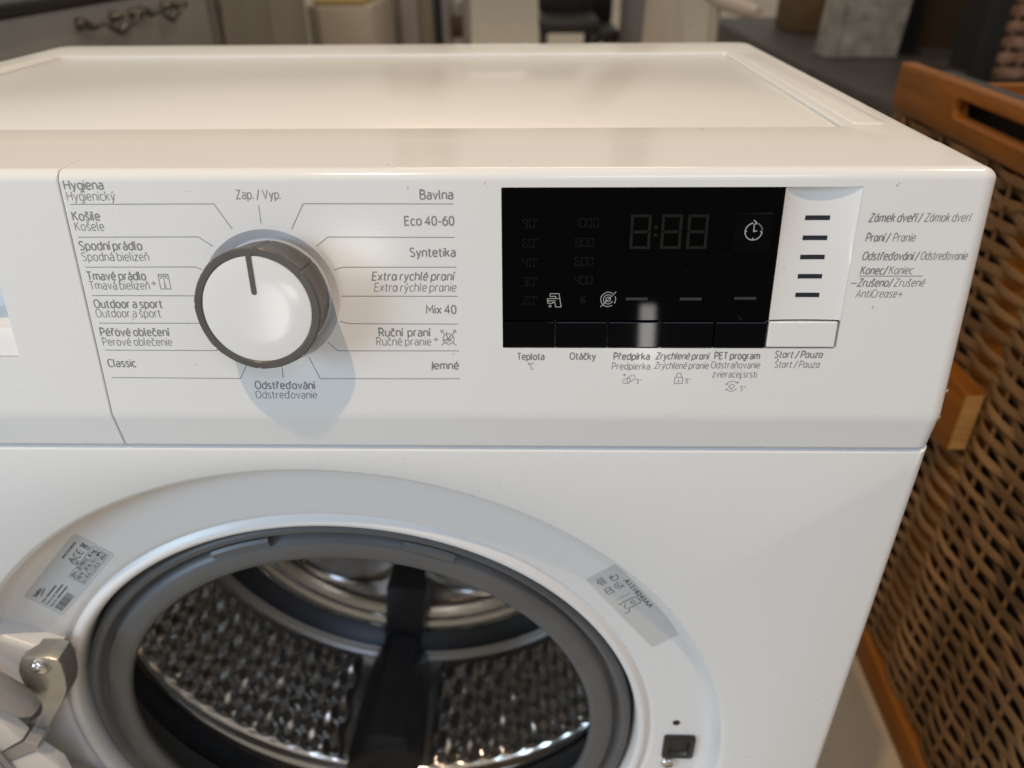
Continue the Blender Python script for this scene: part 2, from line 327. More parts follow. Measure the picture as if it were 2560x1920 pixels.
def stroke_text(s, italic):
    lines = []; x = 0.0
    for ch in s:
        if ch == ' ': x += 2.4; continue
        base, acc = ACC.get(ch, (ch, 0))
        if italic and base == 'a': base = 'A1'
        wd, ls = GL[base]
        for ln in ls: lines.append([(x+px_, py_) for px_, py_ in ln])
        c = x+wd/2
        if acc == 1: lines.append([(c-.4, 8.3), (c+1.1, 10.2)])
        if acc == 2: lines.append([(c-1.4, 10.1), (c, 8.5), (c+1.4, 10.1)])
        if acc == 3: lines.append([(c-1.5, 13.1), (c, 11.4), (c+1.5, 13.1)])
        if acc == 4: lines.append([(x+wd+1.3, 10.3), (x+wd+1.0, 8.2)]); x += 1.0
        x += wd+2.15
    if italic: lines = [[(px_+py_*.17, py_) for px_, py_ in ln] for ln in lines]
    return lines
def print_text(s, style, x0, x1, base, mp, m, parent, cap):
    it = 'i' in style; L_ = stroke_text(s, it); w_ = {'b': .60, 'bi': .53, 'm': .42}.get(style, .36)*(cap/3.5)**.5
    mn = min(p[0] for l_ in L_ for p in l_); mxx = max(p[0] for l_ in L_ for p in l_)
    k = (x1-x0-w_)/(mxx-mn); ky = cap/10
    v, f = strokes([[(x0+w_/2+(px_-mn)*k, base-py_*ky) for px_, py_ in ln] for ln in L_], w_, mp)
    return obj("lettering", v, f, m, parent)
def text(name, s, x0, x1, base, mp, m, parent, cap=3.3, bold=0.0, italic=False, ysign=-1):
    """letters fitted between x0 and x1 on a base line; mp maps print coordinates (y down) to space"""
    V, Fc = text_mesh(s, cap/0.727, bold, italic)
    mn = min(v[0] for v in V); mxx = max(v[0] for v in V); k = (x1-x0)/(mxx-mn)
    return obj(name, [mp(x0+(v[0]-mn)*k, base+ysign*v[1]) for v in V], Fc, m, parent)

# ================================================================== the washing machine
WM = thing("washing_machine", "white front-loading washing machine with its round door open and a big knob", "washing machine", (0, 0.2, 0))

# --- body shell
def shell(z): return [(-.2985, .028, z), (-.2985, .408, z), (-.2965, .412, z), (-.2925, .414, z), (.2955, .414, z), (.2995, .412, z), (.3015, .408, z), (.3015, .028, z)]
v, f = loft([shell(-.846), shell(-.0105)], closed=False)
v2, f2 = boxg(-.298, .298, .03, .413, -.846, -.84); v, f = join([(v, f), (v2, f2)])
obj("cabinet_body", v, f, WHITEM, WM, smooth=True)
for sx_ in (-1, 1):
    for yy in (.05, .37):
        v, f = cyl((sx_*.26, yy, -.85), (0, 0, 1), .022, .02, .012, 16); obj("foot", v, f, RUBBERD, WM, smooth=True)

# --- worktop: raised frame and the inset board
loops = []
ox0, ox1, oy0, oy1 = -.3, .3032, .03, .419
ix0, ix1, iy0, iy1 = -.263, .267, .0915, .350
RS = .008
for ins, z in ((.0000, -.0040), (.0000, -.0010), (-.0006, -.00055), (-.0016, -.0004)):
    loops.append([(x, y, z) for x, y in rrect(ix0+ins, ix1-ins, iy0+ins, iy1-ins, .004, 5)])
for k in range(9):
    a = math.radians(90*k/8); ins = RS*(1-math.sin(a)); z = -.0004-RS*(1-math.cos(a))
    loops.append([(x, y, z) for x, y in rrect(ox0+ins, ox1-ins, oy0+ins, oy1-ins, .016-ins*.8, 5)])
loops.append([(x, y, -.03) for x, y in rrect(ox0, ox1, oy0, oy1, .016, 5)])
v, f = loft(loops); top = obj("worktop_frame", v, f, TOPW, WM, smooth=True, angle=40)
box("worktop_board", ix0+.0003, ix1-.0003, iy0+.0003, iy1-.0003, -.012, -.0022, TOPW, WM, b=.0006)
# low ribs that run along both sides of the board
for sx_ in (-1, 1):
    x0, x1 = (.272, .2900) if sx_ > 0 else (-.2885, -.269)
    l = []
    for ins, z in ((0, -.0008), (.0012, -.0001), (.003, .0001)):
        l.append([(x, y, z) for x, y in rrect(x0+ins, x1-ins, .0945+ins, .345-ins, .004, 4)])
    v, f = loft(l, cap1=True); obj("worktop_rib", v, f, TOPW, WM, smooth=True, angle=60)

# --- control panel and drawer front: swept profile, rounded at the ends
def profile():
    """(y, z, ny, nz) from the back of the top strip over the edge and down to the seam"""
    Rt = .0052; out = []
    tn = Vector((PN.y, PN.z)); half = (math.pi/2+math.radians(8.76))/2
    tl = Rt/math.tan(half)
    c = Vector((PP0.y+tl, -Rt))
    out.append((.0595, -.0035, 0, 1)); out.append((.0595, 0, 0, 1))
    a0 = math.pi/2; a1 = math.atan2(tn.y, tn.x)
    for i in range(9):
        a = a0+(a1-a0)*i/8; out.append((c.x+Rt*math.cos(a), c.y+Rt*math.sin(a), math.cos(a), math.sin(a)))
    for vv in (30, 60, 90, 107):
        q = pp(0, vv); out.append((q[1], q[2], tn.x, tn.y))
    q = pp(0, 110.4); out.append((q[1]+.0001, q[2], -.97, .05))
    out.append((-.0026, -.1115, -.995, -.08))
    out.append((-.0005, -.1270, -.995, -.08)); out.append((.0012, -.1288, -.7, -.7))
    return out
PROF = profile()
def sweep(x0, x1, r0, r1):
    st = []
    for k in range(7):
        a = math.radians(90*k/6); st.append((x0+r0*(1-math.sin(a)), r0*(1-math.cos(a))))
    st = [(x0+r0*(1-math.sin(math.radians(90-15*k))), r0*(1-math.cos(math.radians(90-15*k)))) for k in range(7)]
    st += [(x1-r1*(1-math.sin(math.radians(15*k))), r1*(1-math.cos(math.radians(15*k)))) for k in range(7)]
    loops = []
    for x, ins in st:
        lp = [(x, y-ny*ins if i > 0 else y, z-(nz*ins if nz > -.2 else 0)) for i, (y, z, ny, nz) in enumerate(PROF)]
        lp += [(x, .055, -.1288), (x, .055, -.0065-ins)]
        loops.append(lp)
    return loft(loops, cap0=True, cap1=True)
def cut(o, cutters):
    for c in cutters:
        md = o.modifiers.new("b", 'BOOLEAN'); md.operation = 'DIFFERENCE'; md.object = c; md.solver = 'EXACT'
    for p in o.data.polygons: p.use_smooth = True
    wn = o.modifiers.new('wn', 'WEIGHTED_NORMAL'); wn.keep_sharp = True; wn.weight = 100; wn.mode = 'FACE_AREA'
    dg = bpy.context.evaluated_depsgraph_get(); dg.update()
    me = bpy.data.meshes.new_from_object(o.evaluated_get(dg)); o.modifiers.clear(); old = o.data; o.data = me; me.name = old.name
    for c in cutters: bpy.data.objects.remove(c)
def pocket(u0, u1, v0, v1, depth, r=.8):
    l = [[pp(x, y, n) for x, y in rrect(u0, u1, v0, v1, r, 3)] for n in (-depth, 6)]
    v, f = loft(l, cap0=True, cap1=True); return obj("cutter", v, f, WHITE, WM)
KU, KV = 0.5, 53.5                         # knob centre on the panel
v, f = sweep(-.0816, .3032, .0006, RS); panel = obj("control_panel", v, f, WHITE, WM, smooth=True, angle=30)
kl = [[pp(KU+r*math.cos(2*math.pi*k/96), KV+r*math.sin(2*math.pi*k/96), n) for k in range(96)] for r, n in ((25.4, -2.6), (29.6, 0), (35.6, 3.75))]
vv, ff = loft(kl, cap0=True, cap1=True); kc = obj("cutter", vv, ff, WHITE, WM)
cut(panel, [pocket(100.8, 247.6, 7.0, 76.6, 5.5, .5), kc])
v, f = sweep(-.3, -.0821, RS, .0006); drawer = obj("drawer_front", v, f, WHITE, WM, smooth=True, angle=30)
cut(drawer, [pocket(-272, -118, 40, 81.6, 27, 1.5)])
# pull lip inside the drawer recess: a scooped wall and a lower ledge
l = [[pp(u, vv_, n) for u in (-271.8, -118.2)] for vv_, n in ((40.2, -26), (48, -25.8), (58, -25), (64, -22), (67.5, -15), (68.9, -4.6), (69.0, -4.2))]
v, f = loft(l, closed=False); obj("drawer_pull_scoop", v, f, WHITE, drawer, smooth=True)
l = [[pp(u, vv_, n) for u in (-271.8, -118.2)] for vv_, n in ((69.0, -4.2), (69.3, -3.8), (74, -2.8), (81.3, -1.2), (81.5, -8))]
v, f = loft(l, closed=False); obj("drawer_pull_ledge", v, f, WHITE, drawer, smooth=True, angle=50)

# --- knob: flared grey body with eight notches, white cap, pointer
NS = 192; loops = []
def knob_r(r, k, depth):
    a = 360*k/NS; d = min((a-87+3) % 45, 45-(a-87+3) % 45)
    return r-depth*max(0, 1-d/1.6)-.25*max(0, min(1, (d-2)/10))
for r, n, dp in ((24.2, -2.5, .5), (24.7, -1.6, .55), (25.3, 7, .8), (25.9, 15.5, .8), (26.3, 17.6, .8), (26.1, 18.6, .7), (25.6, 19.05, .1), (23.2, 19.1, 0), (22.7, 18.7, 0), (22.65, 17, 0)):
    loops.append([pp(KU+knob_r(r, k, dp)*math.cos(2*math.pi*k/NS), KV-knob_r(r, k, dp)*math.sin(2*math.pi*k/NS), n) for k in range(NS)])
v, f = loft(loops, cap0=True, cap1=True); knob = obj("program_knob", v, f, KNOBG, WM, smooth=True, angle=28)
loops = [[pp(KU+r*math.cos(2*math.pi*k/96), KV-r*math.sin(2*math.pi*k/96), n) for k in range(96)] for r, n in ((22.5, 17.4), (22.5, 18.7), (22.3, 18.95), (21.8, 19.05), (12, 19.12), (2, 19.15))]
v, f = loft(loops, cap1=True); obj("knob_cap", v, f, WHITE, knob, smooth=True)
pl = [(-1.15, 23.6), (1.15, 23.6)] + [(1.15*math.cos(math.radians(-180*i/8)), 7.6+1.15*math.sin(math.radians(-180*i/8))) for i in range(9)]
ca, sa = math.cos(math.radians(1.5)), math.sin(math.radians(1.5))
pl = [(x*ca-y*sa, x*sa+y*ca) for x, y in pl]
l = [[pp(KU+x, KV-y, n) for x, y in pl] for n in (18.2, 19.25)]
v, f = loft(l, cap0=True, cap1=True); obj("knob_pointer", v, f, KNOBG, knob)

# --- display, buttons, status column
disp = plate("display_glass", 101.0, 216.3, 7.2, 63.7, -5, 0.05, BLACKG, WM, .3, .2)
for u0, u1 in ((101.1, 123.7), (124.2, 146.6), (147.1, 169.8), (170.5, 193.0), (193.6, 216.1)):
    plate("touch_button", u0, u1, 64.5, 76.2, -5, 0.15, BLACKB, WM, .35, .35)
plate("start_button", 216.9, 246.5, 64.2, 75.9, -5, 0.25, WHITE, WM, .6, .45)
UC, UW = 232.0, 15.5
def scoop(u, vv_):
    s = (u-UC)/UW; d = 2.7*max(0.0, 1-(vv_-7.2)/56.2)**1.3+1.0
    return -d*max(0.0, 1-s*s)**.8
gl = [[pp(UC+UW*i/16, vv_, scoop(UC+UW*i/16, vv_)) for i in range(-16, 17)] for vv_ in [7.2+56.2*j/20 for j in range(21)]]
v, f = loft(gl, closed=False); strip = obj("status_column", v, f, WHITE, WM, smooth=True, angle=60)
for i, vv_ in enumerate((19.9, 28.15, 36.2, 44.4, 52.5)):
    l = []
    for off in (-1.2, .12):
        l.append([pp(u, q, scoop(u, q)+off) for q in (vv_-.95, vv_+.95) for u in ([226.8+10.2*k/8 for k in range(9)] if q < vv_ else [237.0-10.2*k/8 for k in range(9)])])
    v, f = loft(l, cap0=True, cap1=True); obj("indicator_light", v, f, LEDD, strip)
# faint segments and icons under the black glass
pd = lambda u, v_, k=0: pp(u, v_, 0.10+.005*(k % 7))
def seg7(u0, u1, v0, v1, w_=1.15, pat="abcdefg"):
    g = .22; m_ = (v0+v1)/2; q = []
    def bar(a, b, c, d): q.append(([pd(a, c), pd(b, c), pd(b, d), pd(a, d)], [[0, 1, 2, 3]]))
    if 'a' in pat: bar(u0+w_+g, u1-w_-g, v0, v0+w_)
    if 'g' in pat: bar(u0+w_+g, u1-w_-g, m_-w_/2, m_+w_/2)
    if 'd' in pat: bar(u0+w_+g, u1-w_-g, v1-w_, v1)
    if 'f' in pat: bar(u0, u0+w_, v0, m_-g)
    if 'b' in pat: bar(u1-w_, u1, v0, m_-g)
    if 'e' in pat: bar(u0, u0+w_, m_+g, v1)
    if 'c' in pat: bar(u1-w_, u1, m_+g, v1)
    return join(q)
for u0, u1 in ((154.4, 162.9), (167.2, 175.7), (178.0, 186.5)):
    v, f = seg7(u0, u1, 18.0, 32.3); obj("clock_digit", v, f, GLASSINK, disp)
v, f = join([([pd(a, b), pd(a+1.2, b), pd(a+1.2, b+1.2), pd(a, b+1.2)], [[0, 1, 2, 3]]) for a, b in ((164.4, 22.7), (164.4, 25.9))]); obj("clock_colon", v, f, GLASSINK, disp)
PAT = {'0': "abcdef", '1': "bc", '2': "abged", '3': "abgcd", '4': "fgbc", '6': "afgecd", '8': "abcdefg", '9': "abfgcd"}
def num(s, u, v1, name):
    q = []; uu = u
    for ch in s:
        q.append(seg7(uu, uu+2.2, v1-3.7, v1, .32, PAT[ch])); uu += 2.75
    v, f = join(q); return obj(name, v, f, GLASSINK2, disp), uu
for i, s in enumerate(("90", "60", "40", "30", "20")):
    v1 = 23.5+8.25*i; o, uu = num(s, 109.6, v1, "temperature_figure")
    v, f = strokes([arc(uu+.3, v1-3.4, .4, 0, 360, 10)], .22, pd); obj("degree_mark", v, f, GLASSINK2, disp)
for i, (s, u) in enumerate((("1000", 130.6), ("800", 131.7), ("600", 131.7), ("400", 131.7))): num(s, u, 23.2+8.15*i, "spin_figure")
v, f = strokes([arc(135.8, 54.3, 1.2, 30, 330, 14), arc(135.8, 54.3, .5, 0, 300, 10)], .25, pd); obj("spin_symbol", v, f, GLASSINK2, disp)
for u0, u1, vv_ in ((154.1, 163.4, 54.0), (177.3, 186.6, 54.0), (200.5, 209.9, 53.7)):
    obj("option_dash", [pd(u0, vv_-.6), pd(u1, vv_-.6), pd(u1, vv_+.6), pd(u0, vv_+.6)], [[0, 1, 2, 3]], DASHINK, disp)
plate("timer_button", 197.5, 212.7, 17.4, 33.1, -2, 0.32, BLACKB, disp, .5, .25)
pt_ = lambda u, v_, k=0: pp(u, v_, 0.42+.005*(k % 7))
tk = [arc(205.3, 25.0, 3.5, 0, 262, 30), [(204.9, 20.3), (206.2, 21.45), (204.9, 22.6)], [(205.3, 25.0), (205.3, 22.9)], [(205.1, 25.0), (206.7, 24.7)],
      [(205.3, 28.4), (205.3, 27.6)], [(201.9, 25.0), (202.6, 25.0)], [(208.7, 25.0), (208.0, 25.0)]]
for a in range(285, 358, 15): tk.append([(205.3+3.3*math.cos(math.radians(a)), 25+3.3*math.sin(math.radians(a))), (205.3+3.8*math.cos(math.radians(a)), 25+3.8*math.sin(math.radians(a)))])
v, f = strokes(tk, .42, pt_); obj("timer_symbol", v, f, ICONW, disp)
v, f = strokes([[(121.4, 51.7), (125.3, 51.7), (126.3, 57.6), (123.9, 57.6), (123.5, 55.6), (122.7, 55.5), (122.5, 56.0), (120.5, 56.0), (120.5, 55.1), (121.3, 54.9)],
                [(120.3, 53.9), (120.3, 54.9), (123.9, 54.9)], [(120.3, 53.9), (125.5, 53.9)], [(121.4, 51.7), (121.4, 52.9), (123.9, 52.9), (123.9, 53.9)], arc(121.5, 57.2, .45, 0, 360, 10)], .30, pd); obj("tap_symbol", v, f, ICONW, disp)
v, f = strokes([arc(146.5, 54.2, 3.2, 55, 305, 26), arc(146.5, 54.2, 3.2, -25, 35, 8), arc(146.5, 54.2, 2.05, 20, 300, 22), arc(146.5, 54.2, 1.0, 0, 360, 14), [(143.3, 57.6), (149.8, 50.8)]], .30, pd); obj("spin_off_symbol", v, f, ICONW, disp)

# --- print on the panel
pk = lambda u, v_, k=0: pp(u, v_, 0.05+.004*(k % 11))
TXT = [('Hygiena','b',-80.0,-63.3,7.4),('Hygienický','r',-79.7,-59.4,11.9),('Košile','b',-79.4,-67.4,20.1),('Košele','r',-79.2,-66.7,24.4),('Spodní prádlo','b',-79.3,-52.1,32.6),('Spodná bielizeň','r',-79.1,-50.1,37.3),('Tmavé prádlo','b',-79.0,-53.0,45.7),('Tmavá bielizeň','r',-78.7,-52.2,49.9),('+','r',-51.5,-49.0,48.6),('Outdoor a sport','b',-78.6,-48.1,58.2),('Outdoor a šport','r',-78.6,-49.6,62.5),('Péřové oblečení','b',-78.7,-47.2,71.2),('Perové oblečenie','r',-78.5,-47.0,75.8),('Classic','b',-78.4,-65.3,86.0),('Odstřeďování','b',-12.7,15.3,96.6),('Odstreďovanie','r',-12.9,15.5,101.3),
('Zap. / Vyp.','m',-8.9,9.8,11.4),('Bavlna','b',67.2,81.1,11.6),('Eco 40-60','b',60.2,81.2,22.3),('Syntetika','b',61.7,81.3,35.5),('Extra rychlé praní','bi',44.7,81.0,45.8),('Extra rýchle pranie','i',45.4,81.1,50.7),('Mix 40','b',67.4,80.8,60.6),('Ruční  praní','b',45.9,69.2,71.1),('Ručné pranie','r',44.6,69.1,75.4),('+','r',70.1,72.4,74.0),('Jemné','b',68.1,81.1,86.7),
('Teplota','b',107.0,119.4,82.1),('°C','r',112.0,114.9,86.8),('Otáčky','b',130.5,142.3,81.9),('Předpírka','b',150.0,166.2,81.9),('Predpierka','r',149.6,166.6,86.6),('3"','r',160.5,163.1,93.5),('Zrychlené praní','bi',168.6,192.9,81.7),('Zrýchlené pranie','i',168.4,192.7,86.2),('3"','r',182.4,185.1,93.2),('PET program','b',194.6,214.8,81.5),('Odstraňovanie','r',193.6,215.4,85.9),('zvieracej srsti','r',194.6,214.5,90.3),('3"','r',207.4,210.1,96.8),('Start / Pauza','bi',220.9,242.4,80.8),('Štart / Pauza','i',221.5,241.7,85.5),
('Zámek dveří /','bi',251.8,273.9,21.1),('Zámok dverí','i',274.5,293.7,21.0),('Praní /','bi',251.9,262.3,29.2),('Pranie','i',263.1,272.6,29.2),('Odstřeďování /','bi',252.0,275.7,37.0),('Odstreďovanie','i',276.2,295.6,36.9),('Konec/','bi',252.1,263.8,43.1),('Koniec','i',264.1,274.4,43.0),('Zrušeno/','bi',251.8,267.0,48.4),('Zrušené','i',267.2,280.3,48.4),('AntiCrease+','i',251.9,271.9,53.2)]
for s, st, u0, u1, base in TXT:
    small = base > 78 and u0 > 100
    cp = 2.1 if s == '3"' else (3.05 if small else 3.55)
    if s == '+': cp = 3.4
    if 250 < u0 < 300: cp = 3.3
    print_text(s, st, u0, u1, base, pk, INK, panel, cp)
LN = [[(-78.9, 13.5), (-18.6, 13.4), (-12.4, 23.9)], [(-78.7, 27.2), (-27.4, 27.1), (-21.8, 31.1)], [(-78.6, 40.1), (-31.0, 40.0), (-28.0, 41.2)], [(-78.4, 52.7), (-31.2, 52.8)], [(-78.1, 65.3), (-33, 65.3), (-29.4, 64.2)], [(-78.1, 78.0), (-27.6, 78.1), (-23.4, 74)], [(-77.8, 91.3), (-18.7, 91.6), (-12.9, 81.2)],
      [(0.9, 91.2), (0.9, 83.6)], [(0.1, 13.9), (0.1, 21.4)], [(81.1, 13.6), (18.7, 13.4), (12.7, 23.9)], [(81.0, 27.4), (27.6, 27.2), (22.5, 31.1)], [(81.4, 40.1), (32.6, 40.1), (29.0, 41.3)], [(81.4, 52.9), (31.1, 52.9)], [(81.2, 65.5), (33.2, 65.4), (29.4, 64.3)], [(81.2, 78.0), (27.1, 78.1), (22.9, 74.0)], [(81.2, 91.4), (17.8, 91.6), (13.7, 81.2)], [(252.1, 43.95), (278.7, 43.95)]]
for ln in LN:
    v, f = strokes([ln], .34, pk); obj("guide_line", v, f, INK, panel)
def icon(name, lines, w_=.28):
    v, f = strokes(lines, w_*1.25, pk); obj(name, v, f, INK, panel)
icon("jeans_symbol", [[(-47.6, 43.2), (-43.3, 43.2), (-43.1, 49.7), (-45.1, 49.7), (-45.4, 45.4), (-45.7, 49.7), (-47.6, 49.7), (-47.6, 43.2)], [(-47.5, 43.9), (-43.3, 43.9)], [(-45.4, 43.9), (-45.4, 45.6)], arc(-47.4, 44.0, 1.2, 0, 80, 5), arc(-43.4, 44.0, 1.2, 100, 180, 5)])
icon("yarn_symbol", [arc(76.8, 72.4, 2.45, 0, 360, 24), arc(75.2, 70.4, 2.4, 10, 105, 8), arc(74.4, 69.6, 4.6, 15, 75, 8), arc(74.6, 69.8, 3.4, 10, 88, 8), arc(78.7, 71.0, 2.6, 105, 195, 8), arc(78.9, 70.0, 3.0, 120, 200, 8),
                     [(74.3, 69.2), (75.0, 70.3)], [(79.4, 69.2), (78.6, 70.3)], arc(74.0, 68.8, .55, 0, 360, 10), arc(79.7, 68.8, .55, 0, 360, 10), [(75.0, 74.0), (73.6, 75.4)], [(78.6, 74.0), (80.2, 75.4)]])
icon("soak_symbol", [arc(156.2, 92.3, 1.6, 60, 300, 14, 1.3), [(156.9, 93.5), (159.7, 91.6)], [(156.6, 91.0), (158.6, 89.2)], arc(158.7, 90.5, 1.5, -80, 60, 10, 1.3), arc(157.3, 92.0, .7, 0, 360, 12, 1.3), [(155.3, 88.6), (155.3, 90.0)], [(154.6, 89.3), (156.0, 89.3)],
                     [(155.6, 92.0), (155.9, 92.0)], [(155.8, 92.9), (156.1, 92.9)], [(158.4, 90.2), (158.7, 90.2)], [(158.9, 91.1), (159.2, 91.1)], [(158.0, 91.3), (158.3, 91.3)]], .22)
icon("lock_symbol", [[(178.0, 90.4), (181.5, 90.4), (181.5, 93.4), (178.0, 93.4), (178.0, 90.4)], [(178.7, 90.4)] + [(179.75+1.05*math.cos(math.radians(a)), 89.3+1.05*math.sin(math.radians(a))) for a in range(180, 361, 20)] + [(180.8, 90.4)], [(179.75, 91.3), (179.75, 92.6)], [(179.4, 92.6), (180.1, 92.6)]], .25)
icon("pet_symbol", [arc(203.8, 94.6, 2.5, 20, 150, 14), arc(203.8, 94.6, 2.5, 195, 310, 14), [(200.9, 94.0), (201.3, 93.3), (202.1, 93.8)], [(201.0, 97.0), (201.4, 96.0), (202.3, 96.2)], [(205.5, 92.8), (206.9, 92.8)], [(206.2, 92.1), (206.2, 93.5)],
                    [(202.4, 94.6), (203.0, 94.3), (203.6, 93.6), (204.3, 93.7), (205.1, 94.6), (204.6, 95.2), (204.2, 95.9), (203.0, 95.7), (203.1, 95.1), (202.4, 94.6)]], .22)
icon("dots_symbol", [[(249.2+.85*k, 47.1), (249.75+.85*k, 47.1)] for k in range(3)], .5)

# --- front plate with the round recess
NSEG = 160
RO = .2398
fx0, fx1, fz0, fz1 = -.3, .303, -.846, -.1293
def rect_pt(a, x0, x1, z0, z1):
    c, s = math.cos(a), math.sin(a)
    tx = (x1 if c > 0 else x0)/c if abs(c) > 1e-9 else 1e9
    tz = ((z1 if s > 0 else z0)-ZC)/s if abs(s) > 1e-9 else 1e9
    t = min(tx, tz); return (c*t, ZC+s*t)
angs = [2*math.pi*i/NSEG for i in range(NSEG)]
for cx, cz in ((fx0, fz0), (fx0, fz1), (fx1, fz0), (fx1, fz1)):       # snap samples to the corners
    ac = math.atan2(cz-ZC, cx) % (2*math.pi); k = min(range(NSEG), key=lambda i: abs(angs[i]-ac)); angs[k] = ac
angs.sort()
loops = []
for r, y in ((RO-.0030, .0022), (RO-.0014, .0006), (RO, .0)):
    loops.append([(r*math.cos(a), y, ZC+r*math.sin(a)) for a in angs])
def outer(ix, iz, y):
    return [(min(max(p[0], fx0+ix), fx1-ix), y, min(max(p[1], fz0+iz), fz1-iz)) for p in (rect_pt(a, fx0, fx1, fz0, fz1) for a in angs)]
for k in range(7):
    a = math.radians(15*k); s_ = 1-math.sin(a); loops.append(outer(.006*s_, .0022*s_, .0055*(1-math.cos(a))))
loops.append(outer(0, 0, .03))
v, f = loft(loops); obj("front_plate", v, f, WHITEM, WM, smooth=True, angle=35)

ring = [(RO-.0030, .0022), (.2350, .0100), (.2328, .0140), (.2295, .0160), (.2275, .0165), (.1980, .0168), (.1958, .0178), (.1942, .0192), (.1928, .0185), (.1914, .0168), (.1895, .0163), (.1875, .0168), (.1862, .0185), (.1855, .0215), (.1853, .038)]
v, f = lathe(ring, 192); surround = obj("porthole_surround", v, f, RINGW, WM, smooth=True, angle=50)
# hinge pad: raised flat field on the left of the ring
def arcpts(r, a0, a1, n): return [(r*math.cos(math.radians(a0+(a1-a0)*i/n)), ZC+r*math.sin(math.radians(a0+(a1-a0)*i/n))) for i in range(n+1)]
def pad_loop(g, y): 
    o_ = arcpts(.233-g, 151+g*300, 166-g*300, 16); i_ = arcpts(.1965+g, 166-g*300, 151+g*300, 16)
    return [(x, y, z) for x, z in o_+i_]
v, f = loft([pad_loop(0, .0190), pad_loop(.0005, .0075), pad_loop(.002, .0048), pad_loop(.0035, .0042)], cap1=True); obj("hinge_pad", v, f, RINGW, surround, smooth=True, angle=50)

gk = [(0.1853, 0.0335), (0.1838, 0.035), (0.1825, 0.027), (0.181, 0.024), (0.179, 0.0227), (0.177, 0.023), (0.1755, 0.025), (0.1742, 0.028), (0.1728, 0.0287), (0.1712, 0.0265), (0.1695, 0.0243), (0.167, 0.0233), (0.16, 0.0231), (0.1568, 0.0238), (0.155, 0.0257), (0.1548, 0.0285), (0.1575, 0.0325)]
v, f = lathe(gk, 192); gask = obj("door_gasket", v, f, RUBBER, WM, smooth=True, angle=70)
bl = [(.1575, .0325), (.172, .038), (.188, .046), (.196, .056), (.192, .066), (.190, .070), (.198, .074), (.2055, .086), (.206, .098), (.204, .106)]
v, f = lathe(bl, 160); obj("gasket_bellows", v, f, RUBBERD, gask, smooth=True, angle=60)
for a0, a1 in ((101.5, 113.5), (66, 76)):                            # moulded tabs on the gasket lip
    l = []
    for a in [a0+(a1-a0)*i/10 for i in range(11)]:
        ca, sa = math.cos(math.radians(a)), math.sin(math.radians(a))
        l.append([(r*ca, y, ZC+r*sa) for r, y in ((.1752, .030), (.1752, .0237), (.1735, .0223), (.1700, .0225), (.1690, .0240), (.1690, .030))])
    v, f = loft(l, cap0=True, cap1=True); obj("gasket_tab", v, f, RUBBER, gask, smooth=True, angle=40)

# --- drum
DR, DY0, DY1 = .235, .118, .262
lip = [(.2035, .100), (.2045, .1045), (.2075, .1035), (.2105, .1060), (.214, .1085), (.2165, .1075), (.2195, .1100), (.226, .113), (.2325, .1155), (DR, DY0)]
v, f = lathe(lip, 160); drum_lip = obj("drum_rim", v, f, STEELB, WM, smooth=True, angle=60)
NT, NY = 752, 72
PADA = 263.5                                                          # paddle direction, degrees
NB = 64
loops = []
for j in range(NY+1):
    y = DY0+(DY1-DY0)*j/NY; lp = []
    for i in range(NT):
        a = 360*i/NT; s = a/360*NB; t = (y-.1465)/.0200
        hgt = 0
        if -.5 < t < 5.7:
            hgt = .5+.5*math.cos(2*math.pi*s)*math.cos(math.pi*t)
            hgt = (.88+.24*math.sin(s*2.399+t*1.7)*math.sin(s*.71-t*2.3))*hgt**1.15*min(1, max(0, (t+.5)*2))*min(1, max(0, (5.7-t)*2))
        for base in (0, 120, 240):
            da = abs((a-PADA-base+180) % 360-180)
            if da < 13: hgt *= max(0, min(1, (da-10.5)/1.5))
        band = .0030*max(0, 1-((y-.1290)/.0042)**2)+.0024*max(0, 1-((y-.1395)/.0036)**2)
        r = DR-.0085*hgt-band
        lp.append((r*math.cos(math.radians(a)), y, ZC+r*math.sin(math.radians(a))))
    loops.append(lp)
v, f = loft(loops); drum = obj("drum_wall", v, f, STEEL, WM, smooth=True, angle=80)
hq = []
for j in range(6):
    yh = .1465+.0200*j
    for i in range(NB):
        s_h = i if j % 2 else i+.5; ah = 360*s_h/NB
        if min(abs((ah-PADA-b_+180) % 360-180) for b_ in (0, 120, 240)) < 12.5 or math.sin(math.radians(ah)) > .45: continue
        er = Vector((math.cos(math.radians(ah)), 0, math.sin(math.radians(ah)))); et = Vector((-er.z, 0, er.x))
        c_ = Vector((0, yh, ZC))+er*(DR-.00025)
        hq.append(([tuple(c_+et*(.0023*math.cos(k*math.pi/4))+Vector((0, .0023*math.sin(k*math.pi/4), 0))) for k in range(8)], [list(range(8))]))
v, f = join(hq); ho = obj("drum_holes", v, f, DARKM, drum); ho["kind"] = "stuff"
v, f = lathe([(DR, DY1), (.2335, .2655), (.2285, .268), (.2265, .270)], 160); obj("drum_seam_ring", v, f, mat("seam_steel", (.30, .28, .26), .35, metal=1.0), drum, smooth=True, angle=60)
v, f = lathe([(.2265, .270), (.221, .278), (.212, .286)], 160); obj("drum_dark_band", v, f, DARKM, drum, smooth=True, angle=60)
v, f = lathe([(.212, .286), (.209, .2835), (.205, .283), (.202, .286), (.198, .2885), (.194, .286), (.190, .2875), (.184, .2935), (.17, .2960), (.001, .2960)], 160); back = obj("drum_back", v, f, STEELB, drum, smooth=True, angle=60)
def local_lathe(cx, cz, prof, seg=64):
    return loft([[(cx+r*math.cos(2*math.pi*k/seg), y, cz+r*math.sin(2*math.pi*k/seg)) for k in range(seg)] for r, y in prof], cap1=True)
